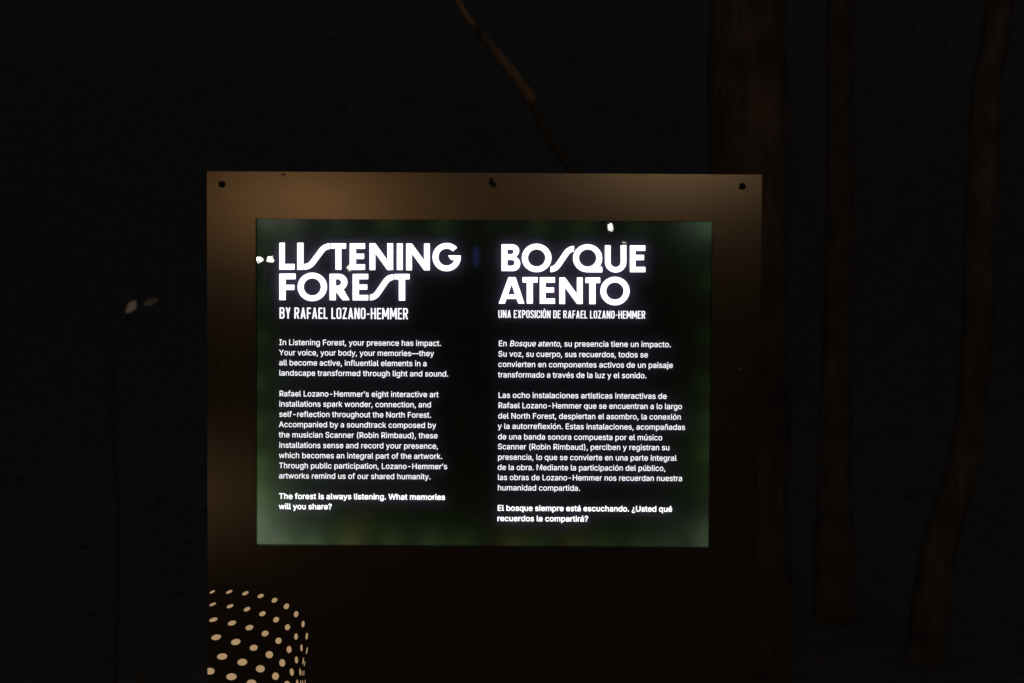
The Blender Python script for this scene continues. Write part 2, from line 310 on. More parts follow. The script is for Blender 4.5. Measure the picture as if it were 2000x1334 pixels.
# ------------------------------------------------------------------ writing and print of the sign (millimetre tables, display plane)
GLYPHS = {"(":[273,[[89,207,90,244,94,283,101,324,109,364,119,403,132,441,145,477,160,510,177,539,236,539,219,503,204,466,191,428,179,390,169,351,161,313,156,276,152,241,151,207,152,176,155,145,160,115,167,83,177,50,188,16,202,-19,218,-57,236,-96,177,-96,150,-46,128,4,111,55,99,106,92,156]]],")":[273,[[37,-96,56,-56,72,-18,86,18,97,52,106,85,113,116,118,147,121,177,122,207,121,241,117,276,112,313,104,351,94,390,82,428,69,466,54,503,37,539,97,539,113,510,128,477,142,441,154,403,164,364,173,323,179,283,183,244,184,207,182,156,174,104,161,53,144,3,123,-47,97,-96]]],",":[188,[[38,-119,68,71,137,71,84,-119]]],"-":[453,[[337,244,337,188,114,188,114,244]]],".":[188,[[95,-4,83,-3,73,1,63,9,55,18,51,29,50,41,51,53,55,64,63,73,73,81,83,85,95,87,107,85,118,81,128,73,135,64,140,53,141,41,140,29,135,18,128,9,118,1,107,-3]]],"?":[358,[[132,152,132,159,133,187,136,211,141,230,148,245,157,258,168,269,209,298,223,309,236,321,247,334,255,349,260,365,262,384,260,399,257,413,250,425,242,436,232,445,220,452,207,457,193,461,178,462,163,461,150,458,137,453,125,446,115,437,106,425,99,412,94,396,92,378,27,378,30,406,38,430,49,452,64,471,82,487,103,499,126,508,151,514,178,516,206,514,232,508,255,498,275,486,292,470,306,451,316,430,322,407,324,382,322,356,316,332,306,311,292,292,275,276,254,261,219,235,211,226,204,216,200,205,196,192,194,177,194,158,194,152],[164,-4,152,-3,141,1,131,9,124,18,120,29,118,41,120,53,124,64,131,73,141,80,152,85,164,86,176,85,186,80,196,73,203,64,208,53,209,41,208,29,203,18,196,9,186,1,176,-3]]],"A":[480,[[16,0,201,509,276,509,463,0,395,0,287,302,264,372,232,478,245,478,213,371,191,302,85,0],[110,142,110,199,370,199,370,142]]],"B":[456,[[60,0,60,509,241,509,274,507,304,501,329,491,350,477,367,461,381,442,390,421,396,398,398,374,397,353,393,336,387,320,378,307,368,295,356,286,343,278,329,272,315,267,315,262,331,260,347,254,363,245,378,234,391,220,402,203,411,184,416,161,418,136,416,111,410,88,400,67,386,48,368,31,344,18,317,8,284,2,247,0],[125,57,245,57,281,60,309,67,330,80,344,96,353,115,355,137,354,153,350,169,342,184,333,197,320,209,306,218,289,225,269,229,248,231,125,231],[125,285,238,285,256,287,273,290,288,296,302,304,314,314,323,326,330,340,335,355,336,372,333,393,326,412,313,429,294,442,270,449,240,452,125,452]]],"E":[419,[[60,0,60,509,372,509,372,452,125,452,125,286,355,286,355,229,125,229,125,57,375,57,375,0]]],"F":[410,[[60,0,60,509,369,509,369,452,125,452,125,278,346,278,346,221,125,221,125,0]]],"H":[517,[[60,0,60,509,125,509,125,289,392,289,392,509,457,509,457,0,392,0,392,232,125,232,125,0]]],"I":[300,[[31,0,31,57,118,57,118,452,31,452,31,509,269,509,269,452,183,452,183,57,269,57,269,0]]],"L":[393,[[60,0,60,509,125,509,125,57,361,57,361,0]]],"M":[628,[[60,0,60,509,152,509,277,187,287,159,299,123,311,84,322,49,307,49,318,83,330,121,342,158,352,187,476,509,568,509,568,0,504,0,504,291,504,327,505,369,506,413,507,457,513,457,498,409,482,363,467,322,456,291,342,0,286,0,170,291,159,321,145,361,129,408,112,457,119,457,120,416,121,372,122,328,122,291,122,0]]],"N":[523,[[60,0,60,509,136,509,343,183,363,151,388,107,414,55,405,54,401,108,399,157,399,195,399,509,463,509,463,0,387,0,202,290,177,331,148,381,108,452,119,454,122,384,124,328,125,291,125,0]]],"R":[449,[[60,0,60,509,236,509,273,506,305,500,333,489,356,473,376,455,390,433,401,408,407,381,409,352,407,323,401,296,390,271,376,250,356,232,333,217,305,206,273,200,236,198,96,198,96,255,234,255,258,256,280,260,298,267,313,276,325,287,334,300,340,316,344,333,345,352,344,371,340,389,334,405,325,419,313,430,298,440,279,446,258,451,233,452,125,452,125,0],[353,0,230,229,303,229,428,0]]],"S":[447,[[224,-9,188,-7,156,-1,128,9,102,23,81,40,64,60,51,83,42,109,38,137,104,137,108,118,114,102,123,88,136,76,150,66,166,59,185,53,204,50,224,49,246,50,267,54,286,60,303,69,317,79,329,92,338,106,344,122,346,139,344,154,340,168,332,179,322,189,310,197,296,205,245,222,184,239,145,253,112,269,86,289,67,313,56,341,52,372,54,400,62,425,75,448,92,468,113,484,138,498,165,508,195,514,227,516,259,514,289,508,316,498,340,484,360,468,377,449,390,427,398,403,401,378,337,378,332,402,320,421,302,437,280,449,254,456,225,459,204,457,185,454,167,448,152,440,139,430,129,418,121,405,117,391,115,376,117,359,122,345,131,334,142,324,155,315,169,308,212,293,264,279,312,264,328,256,344,248,359,238,372,226,384,213,395,198,402,180,407,161,408,139,406,112,399,87,386,64,370,43,349,25,323,11,294,0,261,-7]]],"T":[449,[[32,452,32,509,417,509,417,452,257,452,257,0,193,0,193,452]]],"U":[517,[[259,-8,220,-6,186,2,154,15,126,33,103,55,85,80,71,108,63,140,60,173,60,509,124,509,124,178,126,155,132,133,141,113,153,95,169,80,187,68,208,59,232,53,259,52,285,53,309,59,331,68,349,80,364,95,377,113,385,133,391,155,393,178,393,509,457,509,457,173,454,140,446,108,433,80,414,55,391,33,363,15,332,2,297,-6]]],"W":[686,[[155,0,16,509,82,509,163,196,175,145,187,94,197,40,189,40,200,94,211,145,224,196,306,509,380,509,462,196,474,145,486,94,497,40,488,40,499,94,510,145,523,196,603,509,670,509,530,0,455,0,368,323,351,391,336,475,350,475,335,395,318,323,230,0]]],"Y":[472,[[203,0,203,208,16,509,91,509,192,344,222,292,250,230,224,230,251,293,280,344,381,509,455,509,268,208,268,0]]],"a":[389,[[160,-9,137,-7,115,-3,94,5,76,15,60,29,48,45,38,63,32,84,30,108,32,128,36,146,43,161,53,174,64,184,78,193,92,200,108,206,125,211,178,220,234,227,247,229,257,231,265,235,271,240,274,246,276,255,276,257,275,272,272,285,267,297,260,307,251,315,240,322,227,327,212,330,196,331,178,330,163,327,149,322,137,316,127,309,118,301,110,292,104,283,100,274,41,291,51,313,64,331,79,346,95,358,114,368,133,375,153,380,173,383,194,384,239,379,255,375,271,369,286,360,300,350,312,336,322,320,330,301,335,278,337,251,337,0,277,0,277,52,272,52,252,25,242,16,229,8,215,1,199,-4,181,-7],[170,45,192,47,211,51,228,59,242,68,254,80,263,93,270,108,274,122,276,138,276,190,259,182,231,176,200,171,175,168,134,159,122,153,112,147,103,139,97,130,93,118,92,105,93,93,96,82,102,72,109,64,119,57,130,52,142,48,156,46]]],"b":[424,[[229,-8,208,-7,189,-3,172,4,159,12,147,21,138,31,118,59,112,59,112,0,53,0,53,509,114,509,114,319,118,319,137,346,147,355,158,364,171,373,188,379,207,383,229,384,259,382,287,374,313,361,335,342,354,320,370,293,381,261,388,227,390,189,388,151,381,116,370,84,355,57,336,34,313,16,288,3,260,-6],[220,47,242,49,262,55,279,66,294,80,306,97,316,117,323,139,327,163,328,189,327,215,323,239,316,261,307,281,295,298,280,311,262,322,243,328,220,330,198,328,178,322,161,312,147,299,134,282,125,263,118,241,114,216,113,189,114,162,118,138,125,115,135,95,147,78,162,65,179,55,198,49]]],"c":[396,[[207,-8,174,-5,144,3,117,16,93,35,72,58,56,85,44,116,37,150,34,187,37,225,44,260,56,291,72,318,93,341,117,360,144,374,174,382,207,384,226,384,243,381,260,377,276,371,291,364,305,356,318,346,330,335,340,322,349,308,356,293,362,277,303,262,290,289,270,311,242,325,207,330,184,328,163,321,145,310,130,296,118,278,108,258,102,236,98,212,96,187,98,163,102,139,108,117,118,97,130,80,145,66,163,55,184,49,207,46,243,52,271,66,292,89,304,117,363,102,357,86,350,70,341,56,331,43,319,32,306,21,292,12,277,5,261,-1,244,-5,226,-7]]],"d":[424,[[195,-8,165,-6,137,3,111,16,89,34,70,57,55,84,43,116,36,151,34,189,36,227,43,261,55,293,70,320,89,342,112,361,137,374,165,382,196,384,218,383,237,379,253,373,267,364,278,355,287,346,306,319,311,319,311,509,372,509,372,0,313,0,313,59,307,59,287,31,277,21,266,12,252,4,236,-3,217,-7],[205,47,226,49,246,55,263,65,278,78,290,95,299,115,306,138,310,162,312,189,310,216,306,241,300,263,290,282,278,299,263,312,246,322,227,328,205,330,182,328,162,322,145,311,130,298,118,281,108,261,102,239,98,215,96,189,98,163,102,139,109,117,118,97,130,80,145,66,162,55,182,49]]],"e":[404,[[212,-8,177,-5,145,3,117,16,92,35,72,58,56,85,44,116,37,150,34,187,36,224,44,258,55,290,71,317,91,340,115,359,142,373,172,382,205,384,226,383,246,380,266,374,285,366,303,355,319,341,334,324,347,305,357,282,365,256,370,227,371,194,371,169,75,169,75,221,338,221,310,202,308,226,304,248,298,269,288,286,277,301,263,314,246,323,227,328,205,330,183,328,164,323,146,313,131,301,119,286,109,270,102,251,97,231,96,211,96,178,98,151,102,127,110,106,121,88,135,73,151,61,169,53,190,48,212,46,227,47,241,49,254,53,265,58,276,65,285,73,294,82,300,93,306,105,365,91,358,72,348,55,335,39,320,26,302,14,283,4,261,-3,237,-7]]],"f":[254,[[228,379,228,327,6,327,6,379],[81,0,81,432,82,452,87,470,96,486,107,499,120,510,135,519,152,525,169,529,187,530,222,527,243,521,227,468,215,472,195,474,178,472,164,468,154,460,147,449,143,435,142,419,142,0]]],"g":[425,[[207,-151,180,-149,156,-146,134,-140,114,-132,97,-122,82,-110,70,-97,59,-84,51,-69,101,-41,122,-66,131,-74,142,-82,154,-88,169,-93,187,-96,207,-97,236,-95,261,-87,282,-75,298,-58,308,-34,311,-6,311,68,306,68,287,41,277,32,266,23,252,16,236,10,217,6,195,5,165,7,138,14,113,27,90,43,71,65,55,90,43,120,36,154,34,191,36,229,43,263,55,293,71,320,90,342,112,361,138,374,166,382,196,384,218,383,237,379,253,373,267,365,279,356,288,346,308,319,313,319,313,379,372,379,372,-9,370,-40,363,-67,350,-90,334,-109,314,-124,291,-136,265,-144,237,-149],[205,59,227,61,246,66,264,75,278,87,290,103,300,121,307,142,311,166,312,193,311,219,307,242,300,264,291,283,279,299,264,312,247,322,227,328,205,330,182,328,163,322,145,312,130,298,118,282,109,262,102,241,98,218,96,193,98,167,102,144,109,123,118,104,131,88,145,76,163,66,183,61]]],"h":[410,[[114,227,114,0,53,0,53,509,114,509,114,287,102,287,116,319,132,344,152,362,175,374,200,382,227,384,252,383,275,377,295,369,313,356,328,340,341,321,350,298,355,271,357,240,357,0,296,0,296,235,293,263,286,286,273,304,256,318,235,326,210,329,192,328,176,324,161,317,147,308,136,297,126,283,119,266,115,248]]],"i":[167,[[53,0,53,379,114,379,114,0],[84,443,73,444,63,448,54,455,47,463,43,472,41,483,43,494,47,504,54,512,63,518,73,522,84,524,95,522,105,518,114,512,121,504,125,494,126,483,125,472,121,463,114,455,105,448,95,444]]],"j":[167,[[53,379,114,379,114,-30,112,-52,108,-72,102,-90,92,-106,80,-119,65,-129,47,-137,27,-141,4,-143,-10,-143,-10,-87,2,-87,18,-85,31,-80,40,-72,47,-61,51,-46,53,-29],[83,443,72,444,62,448,53,455,47,463,42,472,41,483,42,494,47,504,53,512,62,518,72,522,83,524,95,522,105,518,114,512,120,504,125,494,126,483,125,472,120,463,114,455,105,448,95,444]]],"k":[381,[[110,137,110,212,121,212,284,379,360,379,184,199,177,199],[53,0,53,509,114,509,114,0],[294,0,148,186,191,229,372,0]]],"l":[189,[[139,-2,112,0,91,8,74,20,62,37,55,59,53,84,53,509,114,509,114,99,114,83,117,71,120,62,126,57,135,53,146,52,160,53,170,54,181,3,162,-1]]],"m":[610,[[53,0,53,379,112,379,112,295,108,295,114,314,122,331,132,346,144,358,158,368,172,376,187,382,203,385,219,386,245,383,268,375,287,361,303,342,314,320,321,295,312,295,318,312,326,329,337,343,350,356,364,366,381,375,398,381,417,385,437,386,458,385,478,380,497,372,514,361,529,346,541,328,550,307,555,283,557,255,557,0,496,0,496,254,493,279,485,298,473,313,456,323,438,329,419,330,402,329,387,326,374,320,363,312,353,302,345,290,340,277,336,263,335,247,335,0,274,0,274,260,272,280,265,297,253,311,238,322,220,328,199,330,185,329,171,326,158,320,145,312,135,302,126,289,119,274,115,257,114,238,114,0]]],"n":[410,[[114,227,114,0,53,0,53,379,112,379,112,287,102,287,116,319,132,344,152,362,175,374,200,382,227,384,252,383,275,377,295,369,313,356,328,340,341,321,350,298,355,271,357,240,357,0,296,0,296,235,293,263,286,286,273,304,256,318,235,326,210,329,192,328,176,324,161,317,147,308,136,297,126,283,119,266,115,248]]],"o":[415,[[207,-8,174,-5,144,3,117,16,93,35,72,58,56,85,44,116,37,150,34,187,37,225,44,260,56,291,72,318,93,341,117,360,144,374,174,382,207,384,241,382,271,374,299,360,323,341,343,318,359,291,371,260,379,225,381,187,379,150,371,116,359,85,343,58,323,35,299,16,271,3,241,-5],[207,46,231,49,252,55,270,66,285,80,298,97,307,117,314,139,318,163,319,187,318,212,314,236,307,258,298,278,285,296,270,310,252,321,231,328,207,330,184,328,163,321,145,310,130,296,118,278,108,258,102,236,98,212,96,187,98,163,102,139,108,117,118,97,130,80,145,66,163,55,184,49]]],"p":[424,[[53,-143,53,379,112,379,112,319,118,319,137,346,147,355,158,364,171,373,188,379,207,383,229,384,259,382,287,374,313,361,335,342,354,320,370,293,381,261,388,227,390,189,388,151,381,116,370,84,355,57,336,34,313,16,288,3,260,-6,229,-8,208,-7,189,-3,173,4,159,12,147,21,138,31,118,59,114,59,114,-143],[220,47,242,49,262,55,279,66,294,80,306,97,316,117,323,139,327,163,328,189,327,215,323,239,316,261,307,281,295,298,280,311,262,322,243,328,220,330,198,328,178,322,161,312,147,299,134,282,125,263,118,241,114,216,113,189,114,162,118,138,125,115,135,95,147,78,162,65,179,55,198,49]]],"q":[424,[[372,-143,311,-143,311,59,306,59,287,31,277,21,266,12,252,4,236,-3,217,-7,195,-8,165,-6,137,3,111,16,89,34,70,57,55,84,43,116,36,151,34,189,36,227,43,261,55,293,70,320,89,342,112,361,137,374,165,382,196,384,218,383,237,379,253,373,267,364,278,355,287,346,307,319,313,319,313,379,372,379],[205,47,226,49,246,55,263,65,278,78,290,95,299,115,306,138,310,162,312,189,310,216,306,241,300,263,290,282,278,299,263,312,246,322,227,328,205,330,182,328,162,322,145,311,130,298,118,281,108,261,102,239,98,215,96,189,98,163,102,139,109,117,118,97,130,80,145,66,162,55,182,49]]],"r":[259,[[53,0,53,379,112,379,112,321,115,321,124,339,137,354,152,367,171,377,191,383,213,385,229,384,243,384,243,322,230,324,207,326,190,324,174,321,159,315,146,306,135,296,126,284,119,269,115,254,114,237,114,0]]],"s":[365,[[182,-8,157,-7,133,-3,112,3,93,12,76,24,62,38,50,54,41,73,36,94,94,107,101,87,111,72,124,60,141,52,160,47,181,45,206,47,227,53,244,62,258,74,265,88,268,103,266,115,262,126,254,136,243,144,229,150,212,155,149,170,118,180,92,192,72,208,58,227,50,249,47,274,49,295,55,314,65,332,79,347,95,360,115,370,137,378,161,383,187,384,212,383,234,379,254,372,271,363,286,352,299,339,309,324,318,308,324,290,268,277,262,291,254,304,243,316,228,325,210,331,187,333,166,331,147,326,131,317,119,305,111,292,109,277,110,264,115,253,124,243,136,235,152,229,172,223,229,209,261,200,287,187,306,171,320,153,328,131,331,107,329,85,323,65,312,47,298,31,281,18,260,6,236,-2,210,-7]]],"t":[227,[[204,379,204,327,6,327,6,379],[65,471,126,471,126,98,127,83,130,70,136,61,144,55,156,51,170,50,185,51,202,54,213,2,192,-3,168,-4,138,-1,113,7,92,21,77,41,68,64,65,93]]],"u":[410,[[182,-5,158,-3,135,2,115,11,97,23,82,39,69,59,60,82,54,109,53,139,53,379,114,379,114,144,116,117,124,94,137,75,154,61,175,53,200,50,218,51,234,55,249,62,263,71,274,83,283,97,290,113,295,132,296,153,296,379,357,379,357,0,298,0,298,92,307,92,294,60,277,35,257,17,234,5,209,-3]]],"v":[389,[[163,0,17,379,84,379,165,155,187,87,206,21,184,21,203,87,224,155,305,379,371,379,226,0]]],"w":[567,[[138,0,23,379,87,379,133,214,154,137,175,41,165,41,186,135,206,214,252,379,316,379,362,214,382,136,402,41,391,41,413,135,434,214,480,379,545,379,429,0,368,0,319,172,305,225,291,280,277,338,291,338,277,280,263,225,248,172,199,0]]],"x":[379,[[21,0,171,218,171,171,29,379,100,379,147,306,179,253,207,206,175,206,202,253,233,306,282,379,352,379,209,169,209,214,358,0,287,0,231,85,200,136,173,182,205,182,178,136,148,85,91,0]]],"y":[389,[[47,-139,61,-86,71,-87,83,-89,94,-90,104,-89,113,-86,122,-81,130,-74,138,-64,145,-51,151,-36,163,-1,17,379,84,379,165,155,187,87,206,21,184,21,202,87,224,155,305,379,371,379,204,-58,196,-77,187,-93,177,-107,165,-119,153,-128,139,-136,125,-141,109,-144,91,-145,65,-143]]],"z":[380,[[42,0,42,46,254,320,254,323,48,323,48,379,333,379,333,331,126,60,126,56,339,56,339,0]]],"¿":[358,[[226,228,226,220,225,192,222,169,217,150,210,134,201,121,191,110,150,81,135,71,123,59,112,46,104,31,99,14,97,-4,98,-19,102,-33,108,-45,116,-56,126,-65,138,-72,152,-78,166,-81,181,-82,195,-81,208,-78,221,-73,233,-66,244,-57,253,-46,260,-33,265,-17,267,1,331,1,328,-26,321,-51,309,-73,294,-92,277,-108,256,-120,233,-129,208,-134,181,-136,153,-134,127,-129,104,-119,84,-106,67,-90,53,-72,43,-50,37,-27,34,-2,36,24,43,47,53,68,66,87,84,104,104,118,140,144,148,153,154,163,159,174,162,187,164,203,165,221,165,228],[195,384,207,383,218,378,227,371,234,361,239,351,240,339,239,327,234,316,227,306,218,299,207,294,195,293,183,294,172,299,163,306,155,316,151,327,149,339,151,351,155,361,163,371,172,378,183,383]]],"á":[389,[[160,-9,137,-7,115,-3,94,5,76,15,60,29,48,45,38,63,32,84,30,108,32,128,36,146,43,161,53,174,64,184,78,193,92,200,108,206,125,211,178,220,234,227,247,229,257,231,265,235,271,240,274,246,276,255,276,257,275,272,272,285,267,297,260,307,251,315,240,322,227,327,212,330,196,331,178,330,163,327,149,322,137,316,127,309,118,301,110,292,104,283,100,274,41,291,51,313,64,331,79,346,95,358,114,368,133,375,153,380,173,383,194,384,239,379,255,375,271,369,286,360,300,350,312,336,322,320,330,301,335,278,337,251,337,0,277,0,277,52,272,52,252,25,242,16,229,8,215,1,199,-4,181,-7],[170,45,192,47,211,51,228,59,242,68,254,80,263,93,270,108,274,122,276,138,276,190,259,182,231,176,200,171,175,168,134,159,122,153,112,147,103,139,97,130,93,118,92,105,93,93,96,82,102,72,109,64,119,57,130,52,142,48,156,46],[162,429,210,529,278,529,212,429]]],"é":[404,[[212,-8,177,-5,145,3,117,16,92,35,72,58,56,85,44,116,37,150,34,187,36,224,44,258,55,290,71,317,91,340,115,359,142,373,172,382,205,384,226,383,246,380,266,374,285,366,303,355,319,341,334,324,347,305,357,282,365,256,370,227,371,194,371,169,75,169,75,221,338,221,310,202,308,226,304,248,298,269,288,286,277,301,263,314,246,323,227,328,205,330,183,328,164,323,146,313,131,301,119,286,109,270,102,251,97,231,96,211,96,178,98,151,102,127,110,106,121,88,135,73,151,61,169,53,190,48,212,46,227,47,241,49,254,53,265,58,276,65,285,73,294,82,300,93,306,105,365,91,358,72,348,55,335,39,320,26,302,14,283,4,261,-3,237,-7],[177,429,225,529,293,529,227,429]]],"í":[167,[[53,0,53,379,114,379,114,0],[57,429,104,529,173,529,107,429]]],"ñ":[410,[[114,227,114,0,53,0,53,379,112,379,112,287,102,287,116,319,132,344,152,362,175,374,200,382,227,384,252,383,275,377,295,369,313,356,328,340,341,321,350,298,355,271,357,240,357,0,296,0,296,235,293,263,286,286,273,304,256,318,235,326,210,329,192,328,176,324,161,317,147,308,136,297,126,283,119,266,115,248],[250,446,225,450,202,460,182,470,167,475,161,474,157,471,153,466,149,448,106,448,108,467,113,484,120,498,131,509,144,516,161,518,185,514,207,504,226,494,243,490,248,490,253,492,256,496,262,517,304,517,302,497,297,480,289,466,278,455,265,448]]],"ó":[415,[[207,-8,174,-5,144,3,117,16,93,35,72,58,56,85,44,116,37,150,34,187,37,225,44,260,56,291,72,318,93,341,117,360,144,374,174,382,207,384,241,382,271,374,299,360,323,341,343,318,359,291,371,260,379,225,381,187,379,150,371,116,359,85,343,58,323,35,299,16,271,3,241,-5],[207,46,231,49,252,55,270,66,285,80,298,97,307,117,314,139,318,163,319,187,318,212,314,236,307,258,298,278,285,296,270,310,252,321,231,328,207,330,184,328,163,321,145,310,130,296,118,278,108,258,102,236,98,212,96,187,98,163,102,139,108,117,118,97,130,80,145,66,163,55,184,49],[181,429,228,529,297,529,231,429]]],"ú":[410,[[182,-5,158,-3,135,2,115,11,97,23,82,39,69,59,60,82,54,109,53,139,53,379,114,379,114,144,116,117,124,94,137,75,154,61,175,53,200,50,218,51,234,55,249,62,263,71,274,83,283,97,290,113,295,132,296,153,296,379,357,379,357,0,298,0,298,92,307,92,294,60,277,35,257,17,234,5,209,-3],[178,429,226,529,294,529,228,429]]],"—":[699,[[699,244,699,188,0,188,0,244]]],"’":[177,[[52,318,82,509,151,509,98,318]]]," ":[188,[]]}
HEAD_EN = [[[-33487,22868,-32582,22873,-32583,19416,-30985,19426,-30985,18484,-33487,18469]],[[-30563,22885,-29543,22892,-29541,18474,-30561,18468]],[[-29426,18494,-29132,18518,-28873,18569,-28633,18645,-28412,18746,-28212,18869,-28033,19008,-27872,19160,-27727,19320,-27592,19486,-27464,19656,-27339,19830,-27212,20006,-27081,20186,-26936,20373,-26786,20569,-26645,20761,-26516,20941,-26397,21106,-26285,21255,-26178,21387,-26075,21501,-25974,21597,-25873,21676,-25768,21740,-25653,21793,-25521,21835,-25365,21866,-25195,21881,-25196,22822,-25489,22798,-25748,22747,-25988,22671,-26209,22570,-26408,22447,-26587,22308,-26748,22156,-26893,21997,-27027,21831,-27155,21661,-27281,21487,-27408,21311,-27539,21132,-27683,20944,-27834,20748,-27975,20556,-28104,20377,-28223,20211,-28335,20062,-28442,19930,-28545,19816,-28646,19720,-28747,19641,-28852,19576,-28968,19524,-29100,19481,-29256,19451,-29426,19435]],[[-25080,22823,-22579,22838,-22578,21974,-23348,21969,-23343,18531,-24305,18525,-24310,21964,-25079,21959]],[[-21983,22842,-19482,22857,-19480,21955,-20962,21946,-20960,21158,-19633,21166,-19631,20302,-20959,20294,-20957,19429,-19475,19438,-19473,18535,-21976,18520]],[[-18751,22861,-17809,22867,-15839,20152,-15846,22879,-14904,22885,-14891,18524,-15815,18519,-17805,21235,-17798,18507,-18741,18501]],[[-14288,22869,-13326,22875,-13313,18534,-14275,18528]],[[-12768,22859,-11826,22865,-9834,20150,-9844,22877,-8901,22883,-8885,18523,-9809,18517,-11820,21233,-11811,18505,-12754,18499]],[[-4432,22244,-4579,22391,-4739,22525,-4910,22644,-5092,22746,-5282,22832,-5479,22900,-5682,22951,-5888,22982,-6096,22995,-6305,22990,-6512,22965,-6717,22922,-6916,22860,-7110,22781,-7295,22685,-7471,22573,-7636,22445,-7789,22302,-7928,22147,-8053,21980,-8162,21802,-8255,21615,-8330,21420,-8388,21220,-8427,21015,-8447,20807,-8449,20599,-8431,20391,-8395,20186,-8341,19985,-8268,19789,-8178,19601,-8072,19422,-7949,19254,-7812,19097,-7661,18953,-7498,18823,-7323,18708,-7139,18610,-6947,18529,-6748,18465,-6544,18420,-6337,18393,-6128,18385,-5920,18396,-5713,18426,-5509,18474,-5311,18541,-5120,18625,-4937,18726,-4764,18843,-4602,18975,-4452,19121,-4317,19280,-4196,19450,-4092,19631,-4004,19820,-3933,20017,-3881,20219,-3847,20424,-3833,20974,-5950,20962,-5407,20216,-4881,20203,-4937,20072,-5006,19947,-5087,19831,-5180,19723,-5283,19626,-5395,19541,-5515,19467,-5642,19407,-5774,19361,-5910,19329,-6049,19311,-6188,19309,-6328,19321,-6465,19348,-6598,19390,-6727,19445,-6849,19514,-6964,19595,-7070,19688,-7166,19792,-7251,19906,-7324,20028,-7384,20157,-7431,20292,-7464,20431,-7483,20573,-7488,20717,-7478,20860,-7453,21001,-7415,21139,-7363,21272,-7298,21398,-7220,21518,-7131,21628,-7031,21728,-6921,21817,-6804,21894,-6679,21958,-6548,22009,-6413,22045,-6275,22067,-6135,22074,-5996,22066,-5858,22044,-5724,22007,-5593,21956,-5469,21891,-5352,21813,-5243,21724,-5144,21623]],[[-33488,17835,-30812,17851,-30811,16928,-32448,16918,-32448,16014,-31023,16023,-31023,15176,-32448,15167,-32448,13512,-33488,13506]],[[-25688,15709,-25709,16012,-25771,16311,-25872,16598,-26012,16871,-26187,17123,-26395,17350,-26632,17549,-26894,17717,-27176,17850,-27474,17946,-27783,18003,-28097,18021,-28411,17999,-28720,17938,-29018,17838,-29300,17702,-29562,17532,-29798,17329,-30006,17099,-30181,16845,-30320,16571,-30421,16282,-30482,15983,-30503,15679,-30482,15376,-30421,15077,-30319,14790,-30180,14517,-30005,14265,-29797,14037,-29560,13838,-29298,13670,-29016,13537,-28717,13441,-28408,13383,-28094,13365,-27780,13387,-27471,13448,-27172,13548,-26890,13685,-26628,13855,-26392,14058,-26184,14288,-26009,14543,-25870,14817,-25769,15106,-25708,15405],[-26690,15703,-26702,15886,-26738,16066,-26797,16239,-26879,16404,-26981,16556,-27102,16693,-27241,16813,-27393,16914,-27558,16995,-27733,17053,-27913,17087,-28096,17098,-28280,17085,-28460,17048,-28634,16988,-28799,16906,-28952,16803,-29090,16681,-29211,16542,-29313,16389,-29395,16224,-29454,16049,-29489,15869,-29501,15686,-29489,15502,-29453,15322,-29394,15149,-29313,14984,-29210,14832,-29089,14695,-28951,14574,-28798,14473,-28633,14393,-28458,14335,-28278,14300,-28095,14289,-27911,14302,-27731,14339,-27556,14399,-27392,14482,-27239,14585,-27100,14707,-26979,14846,-26877,14999,-26796,15164,-26737,15339,-26701,15519]],[[-25267,17846,-24054,17854,-23716,17855,-23567,17843,-23421,17816,-23279,17774,-23141,17717,-23011,17647,-22890,17564,-22778,17468,-22677,17362,-22589,17246,-22514,17121,-22452,16989,-22406,16852,-22375,16710,-22359,16566,-22360,16421,-22376,16277,-22407,16135,-22454,15997,-22516,15865,-22592,15740,-22681,15623,-22782,15516,-22894,15420,-23016,15336,-21987,13556,-23143,13549,-24243,14948,-24241,13543,-25262,13536],[-24245,16968,-23918,16970,-23936,16969,-23811,16954,-23693,16914,-23587,16852,-23499,16771,-23433,16674,-23392,16567,-23378,16454,-23392,16341,-23432,16233,-23498,16135,-23586,16053,-23692,15990,-23810,15948,-23935,15931,-24244,15910]],[[-21493,17850,-18952,17865,-18950,17000,-20471,16991,-20469,16125,-19102,16133,-19100,15306,-20468,15298,-20466,14413,-18944,14422,-18942,13556,-21486,13540]],[[-18673,13538,-18395,13563,-18150,13614,-17924,13693,-17716,13796,-17530,13921,-17364,14061,-17216,14212,-17084,14372,-16961,14536,-16845,14705,-16731,14877,-16616,15052,-16497,15230,-16366,15416,-16229,15610,-16101,15800,-15984,15978,-15876,16142,-15774,16289,-15678,16419,-15585,16531,-15495,16624,-15407,16699,-15316,16760,-15218,16809,-15106,16848,-14973,16876,-14829,16890,-14831,17833,-15109,17808,-15353,17756,-15580,17678,-15787,17575,-15974,17451,-16139,17310,-16287,17159,-16419,17000,-16542,16836,-16658,16667,-16772,16495,-16887,16320,-17006,16142,-17137,15956,-17274,15762,-17402,15572,-17518,15394,-17627,15230,-17728,15083,-17825,14953,-17918,14841,-18008,14748,-18097,14673,-18187,14612,-18285,14563,-18397,14524,-18531,14496,-18675,14481]],[[-14678,17891,-12194,17906,-12191,17022,-12923,17017,-12912,13554,-13933,13547,-13943,17011,-14675,17007]]]
